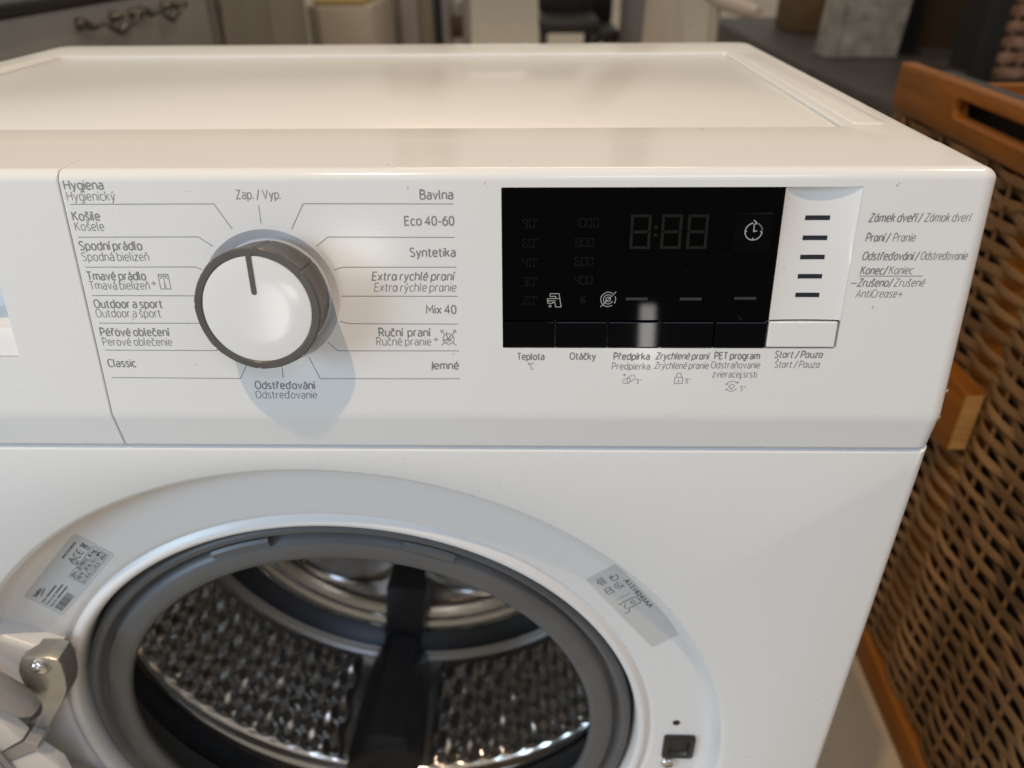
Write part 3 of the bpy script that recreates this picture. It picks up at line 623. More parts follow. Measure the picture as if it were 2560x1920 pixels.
for k in range(5):                                                    # pressed bowls in the drum back
    a = math.radians(PADA+36+72*k); cx, cz = .112*math.cos(a), ZC+.112*math.sin(a)
    v, f = local_lathe(cx, cz, [(.067, .2958), (.065, .2925), (.062, .2905), (.058, .2925), (.055, .300), (.046, .308), (.030, .313), (.004, .3145)])
    obj("drum_back_bowl", v, f, STEELB, back, smooth=True, angle=60)
# paddles
def paddle(ang):
    ca, sa = math.cos(math.radians(ang)), math.sin(math.radians(ang)); er = Vector((ca, 0, sa)); et = Vector((-sa, 0, ca)); c0 = Vector((0, 0, ZC))
    def P(t, y, h): return tuple(c0+er*(DR+.001-h)+et*t+Vector((0, y, 0)))
    secs = []
    for y, wb, wt, h in ((.126, .036, .022, .004), (.130, .037, .021, .020), (.145, .037, .018, .040), (.19, .036, .015, .050), (.235, .034, .013, .052), (.257, .031, .012, .050), (.2625, .030, .012, .046)):
        secs.append([P(-wb, y, -.002), P(-wb, y, .003), P(-wb*.86, y, h*.30), P(-wt-.002, y, h*.93), P(-wt+.002, y, h), P(wt-.002, y, h), P(wt+.002, y, h*.93), P(wb*.86, y, h*.30), P(wb, y, .003), P(wb, y, -.002)])
    v, f = loft(secs, cap0=True, cap1=True); o = obj("drum_paddle", v, f, PADDLE, drum, smooth=True, angle=30)
    v, f = loft([[P(t, y, h) for t, y, h in ((-.020, .2628, -.001), (-.020, .2628, .115), (.020, .2628, .115), (.020, .2628, -.001))], [P(t, y, h) for t, y, h in ((-.020, .292, -.001), (-.017, .292, .118), (.017, .292, .118), (.020, .292, -.001))]], cap0=True, cap1=True)
    obj("paddle_end", v, f, PADDLE, drum, smooth=False)
    for s_ in (-1, 1):                                                # smooth steel bands beside the paddle
        l = [[P(s_*(.0375), y, .0006), P(s_*.0400, y, .0030), P(s_*.0440, y, .0030), P(s_*.0465, y, .0006)] for y in (.122, .15, .2, .258)]
        v, f = loft(l, closed=False); obj("paddle_band", v, f, STEELB, drum, smooth=True, angle=70)
    for k in range(4):
        pc = P(0, .150+.012*k, .0405+.0022*k); v, f = cyl(pc, -er, .0016, .0016, .0012, 10); obj("paddle_hole", v, f, DARKM, drum)
for k in range(3): paddle(PADA+120*k)

# --- latch on the right of the ring
lx0, lx1, lz0, lz1 = .2038, .2247, -.3996, -.3760
def frame_loop(g, y, sh=0): return [(x, y, z) for x, z in rrect(lx0+g, lx1-g, lz0+g, lz1-g, .0022, 3)]
v, f = loft([frame_loop(0, .0169), frame_loop(0, .0145), frame_loop(.0012, .0139), frame_loop(.0036, .0142), frame_loop(.0046, .0163)]); latch = obj("latch_frame", v, f, LATCHB, WM, smooth=True, angle=40)
v, f = loft([frame_loop(.0046, .0163), frame_loop(.0054, .0162)], cap1=True); obj("latch_pocket", v, f, mat("latch_inside", (.02, .02, .022), .5), latch)
v, f = local_lathe(.2104, -.3632, [(.0026, .0172), (.0024, .0163), (.0004, .0162)], 20); obj("pin_hole", v, f, LATCHB, WM)
def screw(cx, y, cz, r, parent, ax=(0, -1, 0)):
    l = [[(cx+q*math.cos(2*math.pi*k/24), y-n, cz+q*math.sin(2*math.pi*k/24)) for k in range(24)] for q, n in ((r, 0), (r, .0012), (r*.92, .0021), (r*.7, .0028), (r*.4, .0031))]
    v, f = loft(l, cap1=True); s = obj("screw", v, f, CHROME, parent, smooth=True, angle=60)
    q = []
    for a in (20, 110):
        c, d = math.cos(math.radians(a)), math.sin(math.radians(a)); hw, hl = r*.11, r*.5
        q.append(([(cx+c*x-d*z, y-.0033, cz+d*x+c*z) for x, z in ((-hl, -hw), (hl, -hw), (hl, hw), (-hl, hw))], [[0, 1, 2, 3]]))
    v, f = join([q[0]]); obj("screw_slot", v, f, mat("screw_slot", (.08, .08, .08), .5), s)
screw(.2093, .0168, -.4071, .0052, WM)

# --- hinge bracket and door on the left
hb = [(-0.1871, -0.2833), (-0.1834, -0.2819), (-0.1698, -0.2821), (-0.1655, -0.284), (-0.1651, -0.2895), (-0.1662, -0.3), (-0.1685, -0.3101), (-0.1723, -0.3188), (-0.1774, -0.3268), (-0.1862, -0.3393), (-0.1926, -0.349), (-0.2007, -0.3526), (-0.2084, -0.3558), (-0.2069, -0.3489), (-0.2051, -0.3462), (-0.1977, -0.3407), (-0.193, -0.3361), (-0.1901, -0.3311), (-0.1886, -0.3254), (-0.1885, -0.3183), (-0.1903, -0.3132), (-0.1933, -0.3117), (-0.1935, -0.3036), (-0.1927, -0.2945), (-0.1903, -0.2885)]
def hl(g, y): 
    cx = sum(p[0] for p in hb)/len(hb); cz = sum(p[1] for p in hb)/len(hb)
    return [(p[0]+(cx-p[0])*g, y, p[1]+(cz-p[1])*g) for p in hb]
v, f = loft([hl(0, .0120), hl(0, -.0008), hl(.012, -.0017), hl(.03, -.0020)], cap1=True, cap0=True); hinge = obj("hinge_bracket", v, f, HINGEM, WM, smooth=True, angle=35)
v, f = cyl((-.1775, -.0015, -.2892), (0, -1, 0), .0066, .0062, .0012, 24); obj("hinge_washer", v, f, HINGEM, hinge, smooth=True)
screw(-.1775, -.0028, -.2892, .0050, hinge)
# lower half of the bracket (mirrors the upper one about the porthole centre)
v, f = loft([[(p[0], p[1], 2*ZC-p[2]) for p in L_] for L_ in (hl(0, .0120), hl(0, -.0008), hl(.012, -.0017), hl(.03, -.0020))], cap1=True, cap0=True); obj("hinge_bracket", v, f, HINGEM, WM, smooth=True, angle=35)

# door: swung wide open to the left on its hinge pin
DOOR_A = math.radians(156)
HX, HY = -.2165, -.010
def dmap(x, y, z):                                                    # closed-door coordinates to the open position about the hinge pin
    dx, dy = x-HX, y-HY; c, s = math.cos(-DOOR_A), math.sin(-DOOR_A)
    return (HX+dx*c-dy*s, HY+dx*s+dy*c, z)
def dobj(name, vf, m, parent, angle=50): return obj(name, [dmap(*p) for p in vf[0]], vf[1], m, parent, smooth=True, angle=angle)
door = dobj("door_ring", lathe([(.150, .004), (.150, -.020), (.156, -.034), (.175, -.042), (.205, -.040), (.2105, -.030), (.2115, -.012), (.209, .002), (.196, .0045), (.165, .006), (.150, .004)], 128), WHITE, WM)
dobj("door_trim", lathe([(.2112, -.0060), (.2135, -.0075), (.2145, -.018), (.2130, -.027), (.2112, -.028)], 128), SILVERP, door)
dobj("door_glass", lathe([(.150, -.012), (.149, .010), (.138, .060), (.120, .085), (.09, .092), (.001, .094)], 96), GLASSD, door)
dobj("door_inner_ring", lathe([(.152, .0055), (.154, .0095), (.188, .0085), (.190, .0050)], 128), SILVERP, door)
obj("hinge_arm", *tube([(-.262, -.030, -.215), (-.228, -.020, -.258), (-.2010, -.0130, -.2945), (-.1905, -.0105, -.3135), (-.1885, -.0095, -.3195)], [.0095, .0092, .0088, .0082, .005], 20), SILVERP, door, smooth=True, angle=60)
def slab(name, poly, y0, y1, m):
    cx = sum(p[0] for p in poly)/len(poly); cz = sum(p[1] for p in poly)/len(poly)
    lp = lambda g, y: [(x+(cx-x)*g, y, z+(cz-z)*g) for x, z in poly]
    v, f = loft([lp(0, y1), lp(0, y0+.0012), lp(.012, y0+.0003), lp(.035, y0)], cap0=True, cap1=True); obj(name, v, f, m, door, smooth=True, angle=35)
slab("door_flange", [(-.290, -.262), (-.2099, -.3277), (-.2030, -.3470), (-.2223, -.3612), (-.290, -.3965)], -.0125, -.004, WHITE)
slab("hinge_leaf", [(-.2018, -.3486), (-.1949, -.3523), (-.1962, -.3570), (-.2269, -.3735), (-.290, -.4085), (-.290, -.3975), (-.2223, -.3622)], -.0120, .002, SILVERP)
slab("door_flange", [(-.1995, -.3607), (-.1900, -.3760), (-.1905, -.44), (-.290, -.46), (-.290, -.4105), (-.2269, -.3755)], -.0110, -.003, WHITE)
v, f = cyl((HX, HY+.004, ZC-.09), (0, 0, 1), .0042, .0042, .06, 20, .001); obj("hinge_pin", v, f, SILVERP, door, smooth=True)

# --- two stickers on the ring
def frame2(cx, cz, ax, y):
    a = Vector(ax).normalized(); b = Vector((a.y, -a.x))                # b: print "down"
    return lambda u, v_, n=0.0: (cx+(a.x*u+b.x*v_)/1000, y-n/1000, cz+(a.y*u+b.y*v_)/1000)
def sticker(name, mp, L, W):
    l = [[mp(x, y, n) for x, y in rrect(-L/2, L/2, -W/2, W/2, 1.5, 3)] for n in (-.6, .12)]
    v, f = loft(l, cap1=True); return obj(name, v, f, LABELP, WM)
m1 = frame2(-.1530, -.2335, (46.5, 50.8), .0165); st1 = sticker("rating_label", m1, 68, 24)
q1 = lambda u, v_, k=0: m1(u, v_, .17+.005*(k % 9))
def st(s, x0, x1, b, cap, mp, par, m=LABELI, bold=.03): text("lettering", s, x0, x1, b, mp, m, par, cap=cap, bold=bold)
st("beko", -29.5, -20.5, -6.0, 2.6, q1, st1, LABELI, .03)
v, f = strokes([[(-27, -4.4), (-18.5, -5.4)]], .55, q1); obj("logo_stroke", v, f, LABELI, st1)
for i, (s, x1) in enumerate((("Model:", -26.0), ("Product Code:", -19.5), ("Serial No:", -22.5))):
    b_ = -1.0+2.6*i; st(s, -31.0, x1, b_, 1.25, q1, st1, LABELG)
    v, f = strokes([[(x1+1.0, b_-.6), (-8.5 if i else -12, b_-.6)]], .9, q1); obj("printed_bar", v, f, LABELG, st1)
bx_ = -30.0; k = 0; q = []
while bx_ < -13:
    w_ = random.choice((.3, .3, .5, .8)); q.append(([q1(bx_, 5.6), q1(bx_+w_, 5.6), q1(bx_+w_, 10.4), q1(bx_, 10.4)], [[0, 1, 2, 3]])); bx_ += w_+random.choice((.25, .3, .5))
v, f = join(q); obj("barcode", v, f, LABELG, st1)
st("MADE IN ROMANIA", 11.5, 28.0, -7.6, 1.5, q1, st1, LABELI, .02)
v, f = strokes([arc(19.0, -3.2, 1.9, 60, 300, 12), arc(23.0, -3.2, 1.9, 60, 300, 12), [(21.2, -3.2), (23.2, -3.2)]], .55, q1); obj("ce_mark", v, f, LABELI, st1)
v, f = strokes([[(27.3, -5.0), (30.2, -5.0), (29.6, -1.9), (27.9, -1.9), (27.3, -5.0)], [(26.9, -5.2), (30.4, -1.7)], [(30.4, -5.2), (26.9, -1.7)], [(26.8, -.6), (30.6, -.6)]], .5, q1); obj("bin_mark", v, f, LABELI, st1)
v, f = strokes([[(11.0, -2.2), (13.6, -5.6), (16.2, -2.2), (14.6, -1.0), (12.6, -1.0), (11.0, -2.2)], [(12.3, -2.6), (13.6, -4.2), (14.9, -2.6), (12.3, -2.6)], [(11.4, -.2), (15.8, -.2)]], .45, q1); obj("recycle_mark", v, f, LABELI, st1)
v, f = strokes([[(0, .6), (32, .6), (32, 10.2), (0, 10.2), (0, .6)], [(0, 3.8), (32, 3.8)], [(0, 7.0), (32, 7.0)], [(8.5, .6), (8.5, 3.8)], [(21, .6), (21, 3.8)], [(10.5, 3.8), (10.5, 7)], [(19, 3.8), (19, 7)], [(4.5, 7), (4.5, 10.2)], [(24.0, 7), (24.0, 10.2)]], .22, q1); obj("table_grid", v, f, LABELI, st1)
for s, x0, x1, b_ in (("230 V~", 1, 7.5, 3.1), ("8217/PSICN", 9.5, 20, 3.1), ("8 kg", 23, 30, 3.1), ("1550 W", 1, 9, 6.3), ("50 Hz", 11.5, 18, 6.3), ("0.1-1 MPa", 20, 31, 6.3), ("I:c", 1, 3.6, 9.5), ("10 A", 6, 11.5, 9.5), ("10 A", 17, 22.5, 9.5), ("IPX4", 25.5, 31, 9.5)):
    st(s, x0, x1, b_, 2.0, q1, st1)
v, f = strokes([[(12.6, 7.9), (16, 7.9), (16, 9.4), (12.6, 9.4), (12.6, 7.9)]], .3, q1); obj("fuse_mark", v, f, LABELI, st1)

m2 = frame2(.1748, -.2548, (43.2, -56.8), .0165); st2 = sticker("guide_label", m2, 71, 21)
q2 = lambda u, v_, k=0: m2(u, v_, .17+.005*(k % 9))
st("A1218243AA", -22.0, 6.0, -6.4, 3.0, q2, st2, LABELI, .018)
v, f = strokes([arc(-27.0, -3.6, 2.2, -130, 160, 16), [(-29.2, -3.2), (-27.4, -3.4), (-28.9, -1.2)]], .5, q2); obj("laundry_mark", v, f, LABELI, st2)
v, f = strokes([[(-31.2, 2.2), (-26.2, 2.2), (-26.2, 5.4), (-27.6, 5.4), (-29, 6.6), (-29, 5.4), (-31.2, 5.4), (-31.2, 2.2)], [(-30.3, 3.2), (-27.1, 3.2)], [(-30.3, 4.3), (-27.1, 4.3)]], .4, q2); obj("speech_mark", v, f, LABELI, st2)
v, f = strokes([[(-20.5, -4.4)] + arc(-20.3, -2.2, 2.3, -60, 230, 16), [(-21.5, -2.6), (-20.4, -1.4), (-17.6, -4.6)]], .45, q2); obj("tick_mark", v, f, LABELI, st2)
v, f = strokes([[(-22.2, 2.6), (-20, 3.1), (-17.6, 2.6), (-17.6, 6.2), (-20, 6.8), (-22.2, 6.2), (-22.2, 2.6)], [(-20, 3.1), (-20, 6.8)]], .45, q2); obj("book_mark", v, f, LABELI, st2)
v, f = strokes([[(-11.2, -4.6), (-11.2, 6.4)]], .3, q2); obj("divider", v, f, LABELG, st2)
v, f = strokes([[(-6.4, 5.6), (-7.2, 4.4), (-7.2, -4.4), (-6.0, -5.4), (-2.2, -5.4), (-1.2, -4.4), (-1.2, 3.2), (1.4, 4.6), (1.4, 8.0)], [(-6.4, 5.6), (-8.2, 6.4)], [(-5.6, 3.0), (-3.2, 5.2), (-1.4, 4.4)], arc(-4.2, -1.6, 1.3, -60, 240, 12)], .5, q2); obj("phone_mark", v, f, LABELI, st2)

# ================================================================== the wicker chest beside the machine
WX = .612
CH = thing("wicker_chest", "woven brown wicker chest in an orange wooden frame standing right of the washing machine", "chest", (.80, .43, 0))
yawc = 0.0271
def wmap(p): return (p[0]+(p[1]-.4)*yawc, p[1], p[2])
def wobj(name, vf, m, parent=CH, smooth=True, angle=45): return obj(name, [wmap(p) for p in vf[0]], vf[1], m, parent, smooth=smooth, angle=angle)
CY0, CY1 = .04, .812
# top plank with its hand slot
pz0, pz1 = -.1320, -.0735; sz0, sz1 = -.1085, -.0895; sy0, sy1 = .345, .640
def plank_loops():
    out = []
    o_ = rrect(CY0, CY1, pz0, pz1, .003, 4); s_ = rrect(sy0, sy1, sz0, sz1, .0093, 4)
    xo, xi = WX-.006, WX+.012
    seqs = [(s_, xi-.003, .0), (s_, xo+.003, .0), (s_, xo, .0028), (o_, xo, -.002), (o_, xo+.002, 0), (o_, xi, 0), (s_, xi, .0028), (s_, xi-.003, 0)]
    for lp, x, g in seqs:
        if lp is s_: pts = rrect(sy0-g, sy1+g, sz0-g, sz1+g, .0093+g, 4)
        else: pts = rrect(CY0-g, CY1+g, pz0-g, pz1+g, .003, 4) if g >= 0 else rrect(CY0-g, CY1+g, pz0-g, pz1+g, .003, 4)
        out.append([(x, y, z) for y, z in pts])
    return loft(out)
wobj("top_plank", plank_loops(), WOODO)
wobj("side_post", boxg(WX+.0015, WX+.024, .405, .462, -.84, -.133, .002), WOODO)
wobj("corner_post", boxg(WX+.005, WX+.028, CY1-.045, CY1-.002, -.846, -.1325, .002), WOODO)
wobj("corner_post", boxg(WX+.005, WX+.028, CY0+.002, CY0+.045, -.846, -.1325, .002), WOODO)
wobj("bottom_rail", boxg(WX-.010, WX+.012, CY0, CY1, -.848, -.800, .003), WOODO)
bat = wobj("batten", boxg(WX-.028, WX-.0055, .402, CY1, -.4225, -.348, .0015), WOODO)
wobj("batten_end", ([(WX-.0265, .4017, -.421), (WX-.0070, .4017, -.421), (WX-.0070, .4017, -.3495), (WX-.0265, .4017, -.3495)], [[0, 1, 2, 3]]), WOODE, bat, smooth=False)
for yy, zz in ((.438, -.366), (.436, -.402)):
    v, f = cyl((WX-.0278, yy, zz), (-1, 0, 0), .0022, .0018, .0009, 12); wobj("nail", (v, f), CHROME, bat)
# stakes and strips
stakes = [CY0+.055+.0565*k for k in range(13)]
for y in stakes:
    if abs(y-.433) < .02: continue
    wobj("stake", tube([(WX, y, -.80), (WX, y, -.136)], .0027, 8), CANE)
def strip_mesh(phase, hgt, name):
    P_ = .0565; n = 84; secs = []
    for i in range(n+1):
        y = CY0+.006+(CY1-CY0-.012)*i/n; x = .0050*math.cos(math.pi*((y-stakes[0])/P_)+phase)
        z = .0009*math.sin(y*29+phase*1.7+hgt*900)+.0006*math.sin(y*67+hgt*2000)
        hh = hgt*(1+.10*math.sin(y*43+hgt*7000)+.08*math.sin(y*101+hgt*3100)); x += .0006*math.sin(y*71+hgt*5000)
        secs.append([(x-.0007, y, z-hh/2), (x-.0011, y, z), (x-.0007, y, z+hh/2), (x+.0008, y, z+hh/2), (x+.0008, y, z-hh/2)])
    v, f = loft(secs, cap0=True, cap1=True)
    return v, f
base = {}
z = -.7935; k = 0; random.seed(3)
while z < -.137:
    key = (k % 2, random.randrange(6))
    if key not in base:
        v, f = strip_mesh(math.pi*key[0], (.0100, .0093, .0084, .0097, .0088, .0078)[key[1]], "cane_strip")
        o = obj("cane_strip", [(wmap((WX+p[0], p[1], 0))[0], p[1], p[2]-H) for p in v], f, (CANE, CANE2, CANE, CANE2, CANE, CANE)[key[1]], CH, smooth=True, angle=60)
        base[key] = o
    else:
        o = base[key].copy(); COL.objects.link(o)
    o.location = (0, 0, H+z+random.uniform(-.0009, .0009)); o.rotation_euler = (random.uniform(-.002, .002), 0, 0)
    z += .0112+random.uniform(-.0007, .0007); k += 1
# dark-lined inside, other walls and the rim with studs
wobj("lining", boxg(WX+.030, WX+.036, CY0+.01, CY1-.01, -.84, -.10), DARKLIN)
wobj("rear_wall", boxg(WX+.03, 1.0, CY1-.02, CY1-.004, -.84, -.10, .002), WOODF)
wobj("front_wall", boxg(WX+.03, 1.0, CY0+.004, CY0+.02, -.84, -.10, .002), WOODF)
wobj("far_wall", boxg(.985, 1.0, CY0+.02, CY1-.02, -.84, -.10, .002), WOODO)
wobj("base_board", boxg(WX+.03, 1.0, CY0+.01, CY1-.01, -.845, -.83), WOODO)
rim = wobj("lid_edge", boxg(WX+.022, WX+.062, CY0+.01, CY1-.008, -.096, -.0835, .002), mat("dark_lid", (.022, .020, .015), .5, noise=.3, nscale=40))
for yy in (.796, .722, .656, .594, .53, .46, .39, .32):
    v, f = cyl((WX+.031, yy, -.0837), (0, 0, 1), .0040, .0026, .0022, 14, .0008); wobj("stud", (v, f), CHROME, rim)

# ================================================================== floor and the showroom behind
fl = obj("floor", [(-9, -2.5, -.85), (9, -2.5, -.85), (9, 16, -.85), (-9, 16, -.85)], [[0, 1, 2, 3]], FLOORM); fl["kind"] = "structure"

GREYCAB = mat("grey_lacquer", (0.25, 0.235, 0.225), 0.35, noise=.05); DARKTOP = mat("dark_top", (.02, .018, .016), .4)
TAUPE = mat("taupe_lacquer", (0.185, 0.16, 0.13), 0.4, noise=.06); TAUPE2 = mat("taupe_light", (0.24, 0.205, 0.165), 0.4, noise=.06)
WHCAB = mat("cream_lacquer", (0.42, 0.36, 0.29), 0.4, noise=.04); YEL = mat("yellow_board", (.40, .30, .10), .6); LILAC = mat("lilac_grey", (.33, .29, .29), .4, noise=.05)
OLDB = mat("old_brass", (.085, .078, .066), .3, metal=.6, noise=.3, nscale=60); BLK = mat("black_post", (.006, .006, .006), .5); BRN = mat("brown_panel", (.09, .04, .012), .5, noise=.2)
CREAMC = mat("cream_shell", (.46, .39, .31), .45, noise=.04); DKCH = mat("dark_chair", (.018, .015, .013), .5, noise=.2); BRLEG = mat("brown_leg", (.12, .06, .03), .5)
GRYC = mat("grey_column", (.17, .16, .155), .5, noise=.08); PLATM = mat("dark_platform", (.055, .045, .043), .5, noise=.25, nscale=9); CARD = mat("cardboard", (.15, .092, .042), .75, noise=.1)
STONE = mat("grey_stone", (.30, .28, .24), .7, noise=.32, nscale=22, bump=.5, bscale=40); WALLB = mat("dark_brown_board", (.06, .036, .016), .6, noise=.15); WHT = mat("white_metal", (.36, .33, .30), .35)

def cabinet(name, label, x0, x1, y0, y1, zt, m, mtop, stile=None):
    t = thing(name, label, "cabinet", ((x0+x1)/2, (y0+y1)/2, 0))
    box("carcass", x0, x1-.018, y0, y1, -.85, zt-.02, m, t, .003)
    box("top_slab", x0-.005, x1+.006, y0-.005, y1+.005, zt-.018, zt, mtop, t, .004)
    return t
c1 = cabinet("dresser", "grey dresser with ornate brass handles behind the left back corner", -1.1, -.62, .55, 1.625, .004, GREYCAB, DARKTOP)
box("drawer_board", -.637, -.620, .56, 1.60, -.215, -.018, GREYCAB, c1, .003)
box("drawer_board", -.637, -.620, .56, 1.60, -.44, -.222, GREYCAB, c1, .003)
for (ya, yb) in ((1.03, 1.235), (1.255, 1.435)):
    pts = []; rr = []
    for i in range(25):
        t_ = i/24; y = ya+(yb-ya)*t_
        pts.append((-.603+.010*math.sin(math.pi*t_), y, -.050+.008*math.cos(2*math.pi*t_)-.004*math.sin(6*math.pi*t_))); rr.append(.0035+.0045*abs(math.cos(2*math.pi*t_))**3)
    hnd = obj("handle", *tube(pts, rr, 8), OLDB, c1, smooth=True, angle=60)
    for y in (ya+.008, yb-.008, (ya+yb)/2+.02):
        v, f = cyl((-.621, y, -.042), (1, 0, .1), .010, .006, .022, 12, .003); obj("handle_rosette", v, f, OLDB, hnd, smooth=True, angle=60)
c2 = cabinet("sideboard", "taupe sideboard behind the machine, right of the grey dresser", -1.1, -.62, 1.66, 2.46, .02, TAUPE, TAUPE)
box("door_board", -.637, -.620, 1.70, 2.05, -.80, -.03, TAUPE, c2, .003); box("door_board", -.637, -.620, 2.06, 2.44, -.80, -.03, TAUPE2, c2, .003)
c3 = thing("cupboard", "small cream cupboard with a yellow board lying on it, behind the middle of the machine", "cupboard", (-.55, 2.85, 0))
box("carcass", -.665, -.432, 2.62, 3.05, -.85, -.135, WHCAB, c3, .004); box("door_board", -.625, -.436, 2.604, 2.618, -.80, -.142, WHCAB, c3, .004); box("side_stile", -.66, -.632, 2.60, 2.616, -.84, -.138, TAUPE2, c3, .003)
tag(box("yellow_board", -.64, -.46, 2.62, 2.95, -.134, -.118, YEL, None, .002), "yellow board lying flat on top of the cream cupboard", "board")
c4 = thing("wardrobe", "lilac grey wardrobe with upright panels beside the black pole", "wardrobe", (-.36, 3.4, 0))
box("carcass", -.50, -.24, 3.22, 3.7, -.85, .9, LILAC, c4, .004)
for i, (x0, x1) in enumerate(((-.495, -.435), (-.425, -.355), (-.345, -.295), (-.285, -.245))): box("door_board", x0, x1, 3.205-.004*(i % 2), 3.218, -.60, .88, (TAUPE, LILAC, TAUPE2, LILAC)[i], c4, .003)
box("plinth", -.48, -.27, 3.19, 3.22, -.85, -.61, BRN, c4)
tg = thing("metal_pole", "thin black upright pole behind the back edge of the machine", "pole", (-.195, 2.5, 0))
v, f = cyl((-.1925, 2.5, -.85), (0, 0, 1), .0145, .0145, 1.9, 16); obj("shaft", v, f, BLK, tg, smooth=True); v, f = cyl((-.1925, 2.5, -.85), (0, 0, 1), .10, .09, .012, 24); obj("foot_plate", v, f, BLK, tg, smooth=True)
c5 = thing("white_stand", "white display stand holding a brown square panel, right of the black pole", "stand", (-.2, 3.6, 0))
box("frame_post", -.33, -.285, 3.5, 3.55, -.85, .6, WHT, c5, .003); box("frame_post", -.19, -.155, 3.5, 3.55, -.85, .6, WHT, c5, .003); box("cross_board", -.285, -.19, 3.51, 3.54, -.85, -.345, WHT, c5, .003); box("cross_board", -.285, -.19, 3.51, 3.54, -.245, -.19, WHT, c5, .003)
box("brown_panel", -.283, -.192, 3.515, 3.53, -.343, -.248, BRN, c5, .002)
# dark chair
def chair(name, label, x, y, m, ml, w_=.2, seat=-.40, backz=.05):
    t = thing(name, label, "chair", (x, y, 0))
    box("seat", x-w_/2, x+w_/2, y-.02, y+.40, seat-.05, seat, m, t, .01); box("backrest", x-w_/2, x+w_/2, y+.36, y+.40, seat, backz, m, t, .01)
    for sx_ in (-1, 1):
        for yy in (y, y+.38): box("leg", x+sx_*(w_/2-.02)-.014, x+sx_*(w_/2-.02)+.014, yy-.014, yy+.014, -.85, seat-.05, ml, t, .003)
    return t
chair("side_chair", "dark wooden chair standing far behind the machine, left of the grey column", .275, 3.0, DKCH, DKCH, .24, -.22, .2)
chair("stool_chair", "brown legged dark chair next to the grey column", .46, 3.4, DKCH, BRLEG, .12, -.30, .1)
gc = thing("grey_column", "smooth grey column between the dark chairs and the cream armchair", "column", (.62, 3.3, 0))
v, f = cyl((.595, 3.3, -.85), (0, 0, 1), .088, .088, 2.2, 32); obj("shaft", v, f, GRYC, gc, smooth=True); v, f = cyl((.595, 3.3, -.85), (0, 0, 1), .11, .10, .08, 32); obj("base_ring", v, f, GRYC, gc, smooth=True)
# cream armchair
ac = thing("armchair", "cream moulded armchair with slim legs behind the right back corner", "armchair", (.60, 2.4, 0))
secs = []
for z, xa, xb in ((-.48, .455, .640), (-.36, .462, .632), (-.24, .470, .610), (-.12, .474, .585), (.02, .478, .560), (.16, .480, .545)):
    secs.append([(xa, 2.30, z), (xa+(xb-xa)*.5, 2.335, z), (xb, 2.30, z), (xb-.006, 2.325, z), (xa+(xb-xa)*.5, 2.362, z), (xa+.006, 2.325, z)])
v, f = loft(secs, cap0=True, cap1=True); obj("backrest", v, f, CREAMC, ac, smooth=True, angle=60)
box("seat", .45, .80, 1.95, 2.34, -.52, -.47, CREAMC, ac, .012, 3)
obj("armrest", *tube([(.615, 2.33, -.05), (.66, 2.31, -.085), (.70, 2.26, -.105), (.745, 2.18, -.118), (.775, 2.12, -.125)], [.016, .02, .024, .024, .016], 12), CREAMC, ac, smooth=True, angle=60)
obj("arm_support", *tube([(.685, 2.28, -.10), (.690, 2.28, -.30), (.70, 2.27, -.48)], [.017, .013, .013], 12), CREAMC, ac, smooth=True, angle=60)
for px, py in ((.49, 2.0), (.76, 2.0), (.48, 2.30), (.76, 2.30)): obj("leg", *tube([(px, py, -.50), (px*1.02, py, -.85)], [.014, .009], 10), CREAMC, ac, smooth=True)

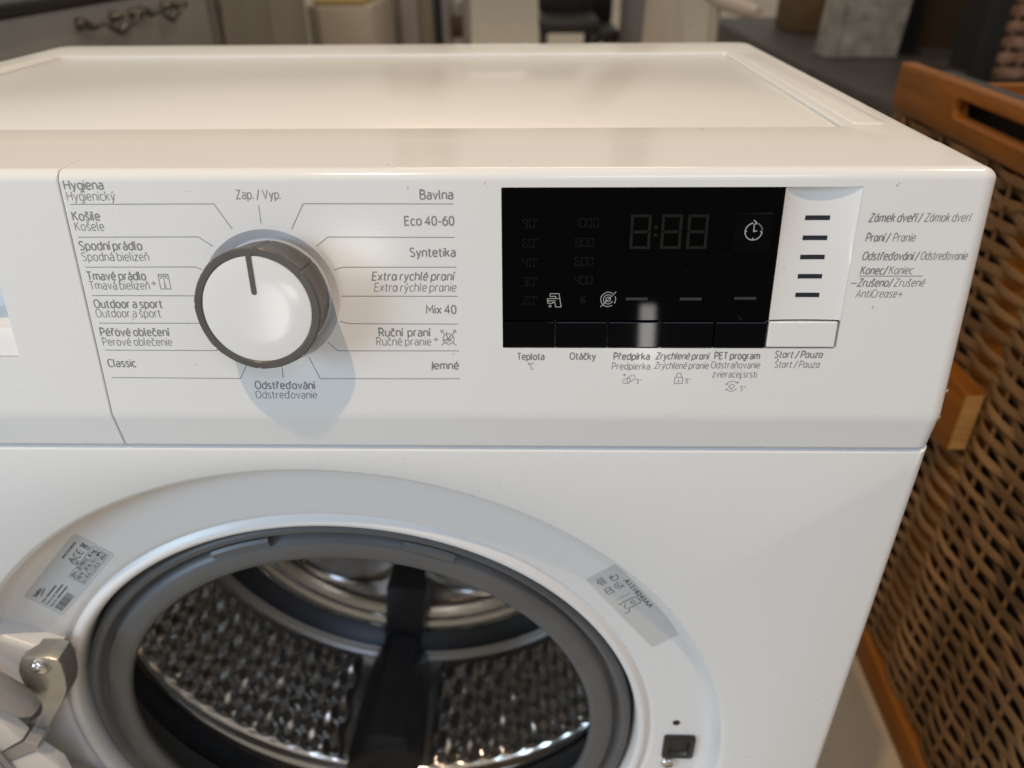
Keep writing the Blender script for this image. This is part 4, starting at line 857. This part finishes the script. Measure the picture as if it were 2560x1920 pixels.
# dark platform with goods
pl_ = [(1.03, 3.9), (1.01, 2.78), (1.00, 2.30), (1.03, 1.60), (3.0, 1.55), (3.2, 3.9)]
v, f = loft([[(x, y, -.85) for x, y in pl_], [(x, y, -.312) for x, y in pl_], [(x+.004, y, -.30) for x, y in pl_]], cap1=True); tag(obj("platform", v, f, PLATM), "low dark display platform carrying a carton and a stone slab", "platform")
bx = thing("cardboard_box", "brown cardboard box on the dark platform, left of the stone slab", "box", (1.35, 3.35, 0))
box("body", 1.235, 1.43, 3.2, 3.5, -.297, .05, CARD, bx, .003); box("flap", 1.24, 1.425, 3.205, 3.345, .052, .055, CARD, bx); box("flap", 1.24, 1.425, 3.355, 3.495, .052, .055, CARD, bx)
sb = thing("stone_slab", "speckled grey stone slab standing upright on the dark platform", "slab", (1.25, 2.55, 0))
lo = [[(x+(z+.29)*.06, y, z) for x, y in rrect(1.128, 1.372, 2.5, 2.62, .006, 3)] for z in (-.297, -.15, .0, .15)]
v, f = loft(lo, cap0=True, cap1=True); obj("slab", v, f, STONE, sb, smooth=True, angle=40)
box("front_lip", 1.12, 1.165, 2.485, 2.505, -.298, .14, STONE, sb, .003)
for i, (x0, x1, y, lab) in enumerate(((1.410, 1.475, 2.60, "black post standing right beside the stone slab"), (1.362, 1.424, 2.0, "black post nearest the machine, in front of the pale wicker basket"))):
    t = thing("display_post", lab, "post", ((x0+x1)/2, y, 0), "black posts on the platform")
    lo = [[(x, yy, z) for x, yy in rrect(x0, x1, y, y+.02, .004, 2)] for z in (-.297, .5)]
    v, f = loft(lo, cap0=True, cap1=True); obj("post", v, f, BLK, t, smooth=True, angle=40); box("base_plate", x0-.02, x1+.02, y-.02, y+.07, -.299, -.290, BLK, t, .002)
wb = thing("brown_board", "dark brown board leaning between the two black posts", "board", (1.6, 2.72, 0))
box("board", 1.50, 1.66, 2.70, 2.73, -.297, .4, WALLB, wb, .003); box("board", 1.672, 1.83, 2.71, 2.74, -.297, .4, WALLB, wb, .003); box("batten", 1.655, 1.675, 2.74, 2.76, -.297, .4, DARKLIN, wb)
# pale wicker basket at the right edge
pb = thing("wicker_basket", "pale brown coarse wicker basket at the top right corner behind the wooden plank", "basket", (1.66, 2.1, 0))
bx0, bx1, by = 1.450, 1.86, 2.04
box("lining", bx0+.02, bx1, by+.025, by+.3, -.297, .2, DARKLIN, pb)
for j in range(13):
    zz = -.278+.040*j; secs = []
    for i in range(41):
        x = bx0+(bx1-bx0)*i/40; o_ = .010*math.sin(math.pi*(x-bx0)/.042+(math.pi if j % 2 else 0))
        secs.append([(x, by+o_, zz-.015), (x, by+o_-.006, zz), (x, by+o_, zz+.015), (x, by+o_+.006, zz)])
    v, f = loft(secs, cap0=True, cap1=True); obj("cane_band", v, f, PINKC, pb, smooth=True, angle=70)
for i in range(10): obj("stake", *tube([(bx0+.021+.042*i, by, -.296), (bx0+.021+.042*i, by, .22)], .005, 8), PINKC, pb, smooth=True)
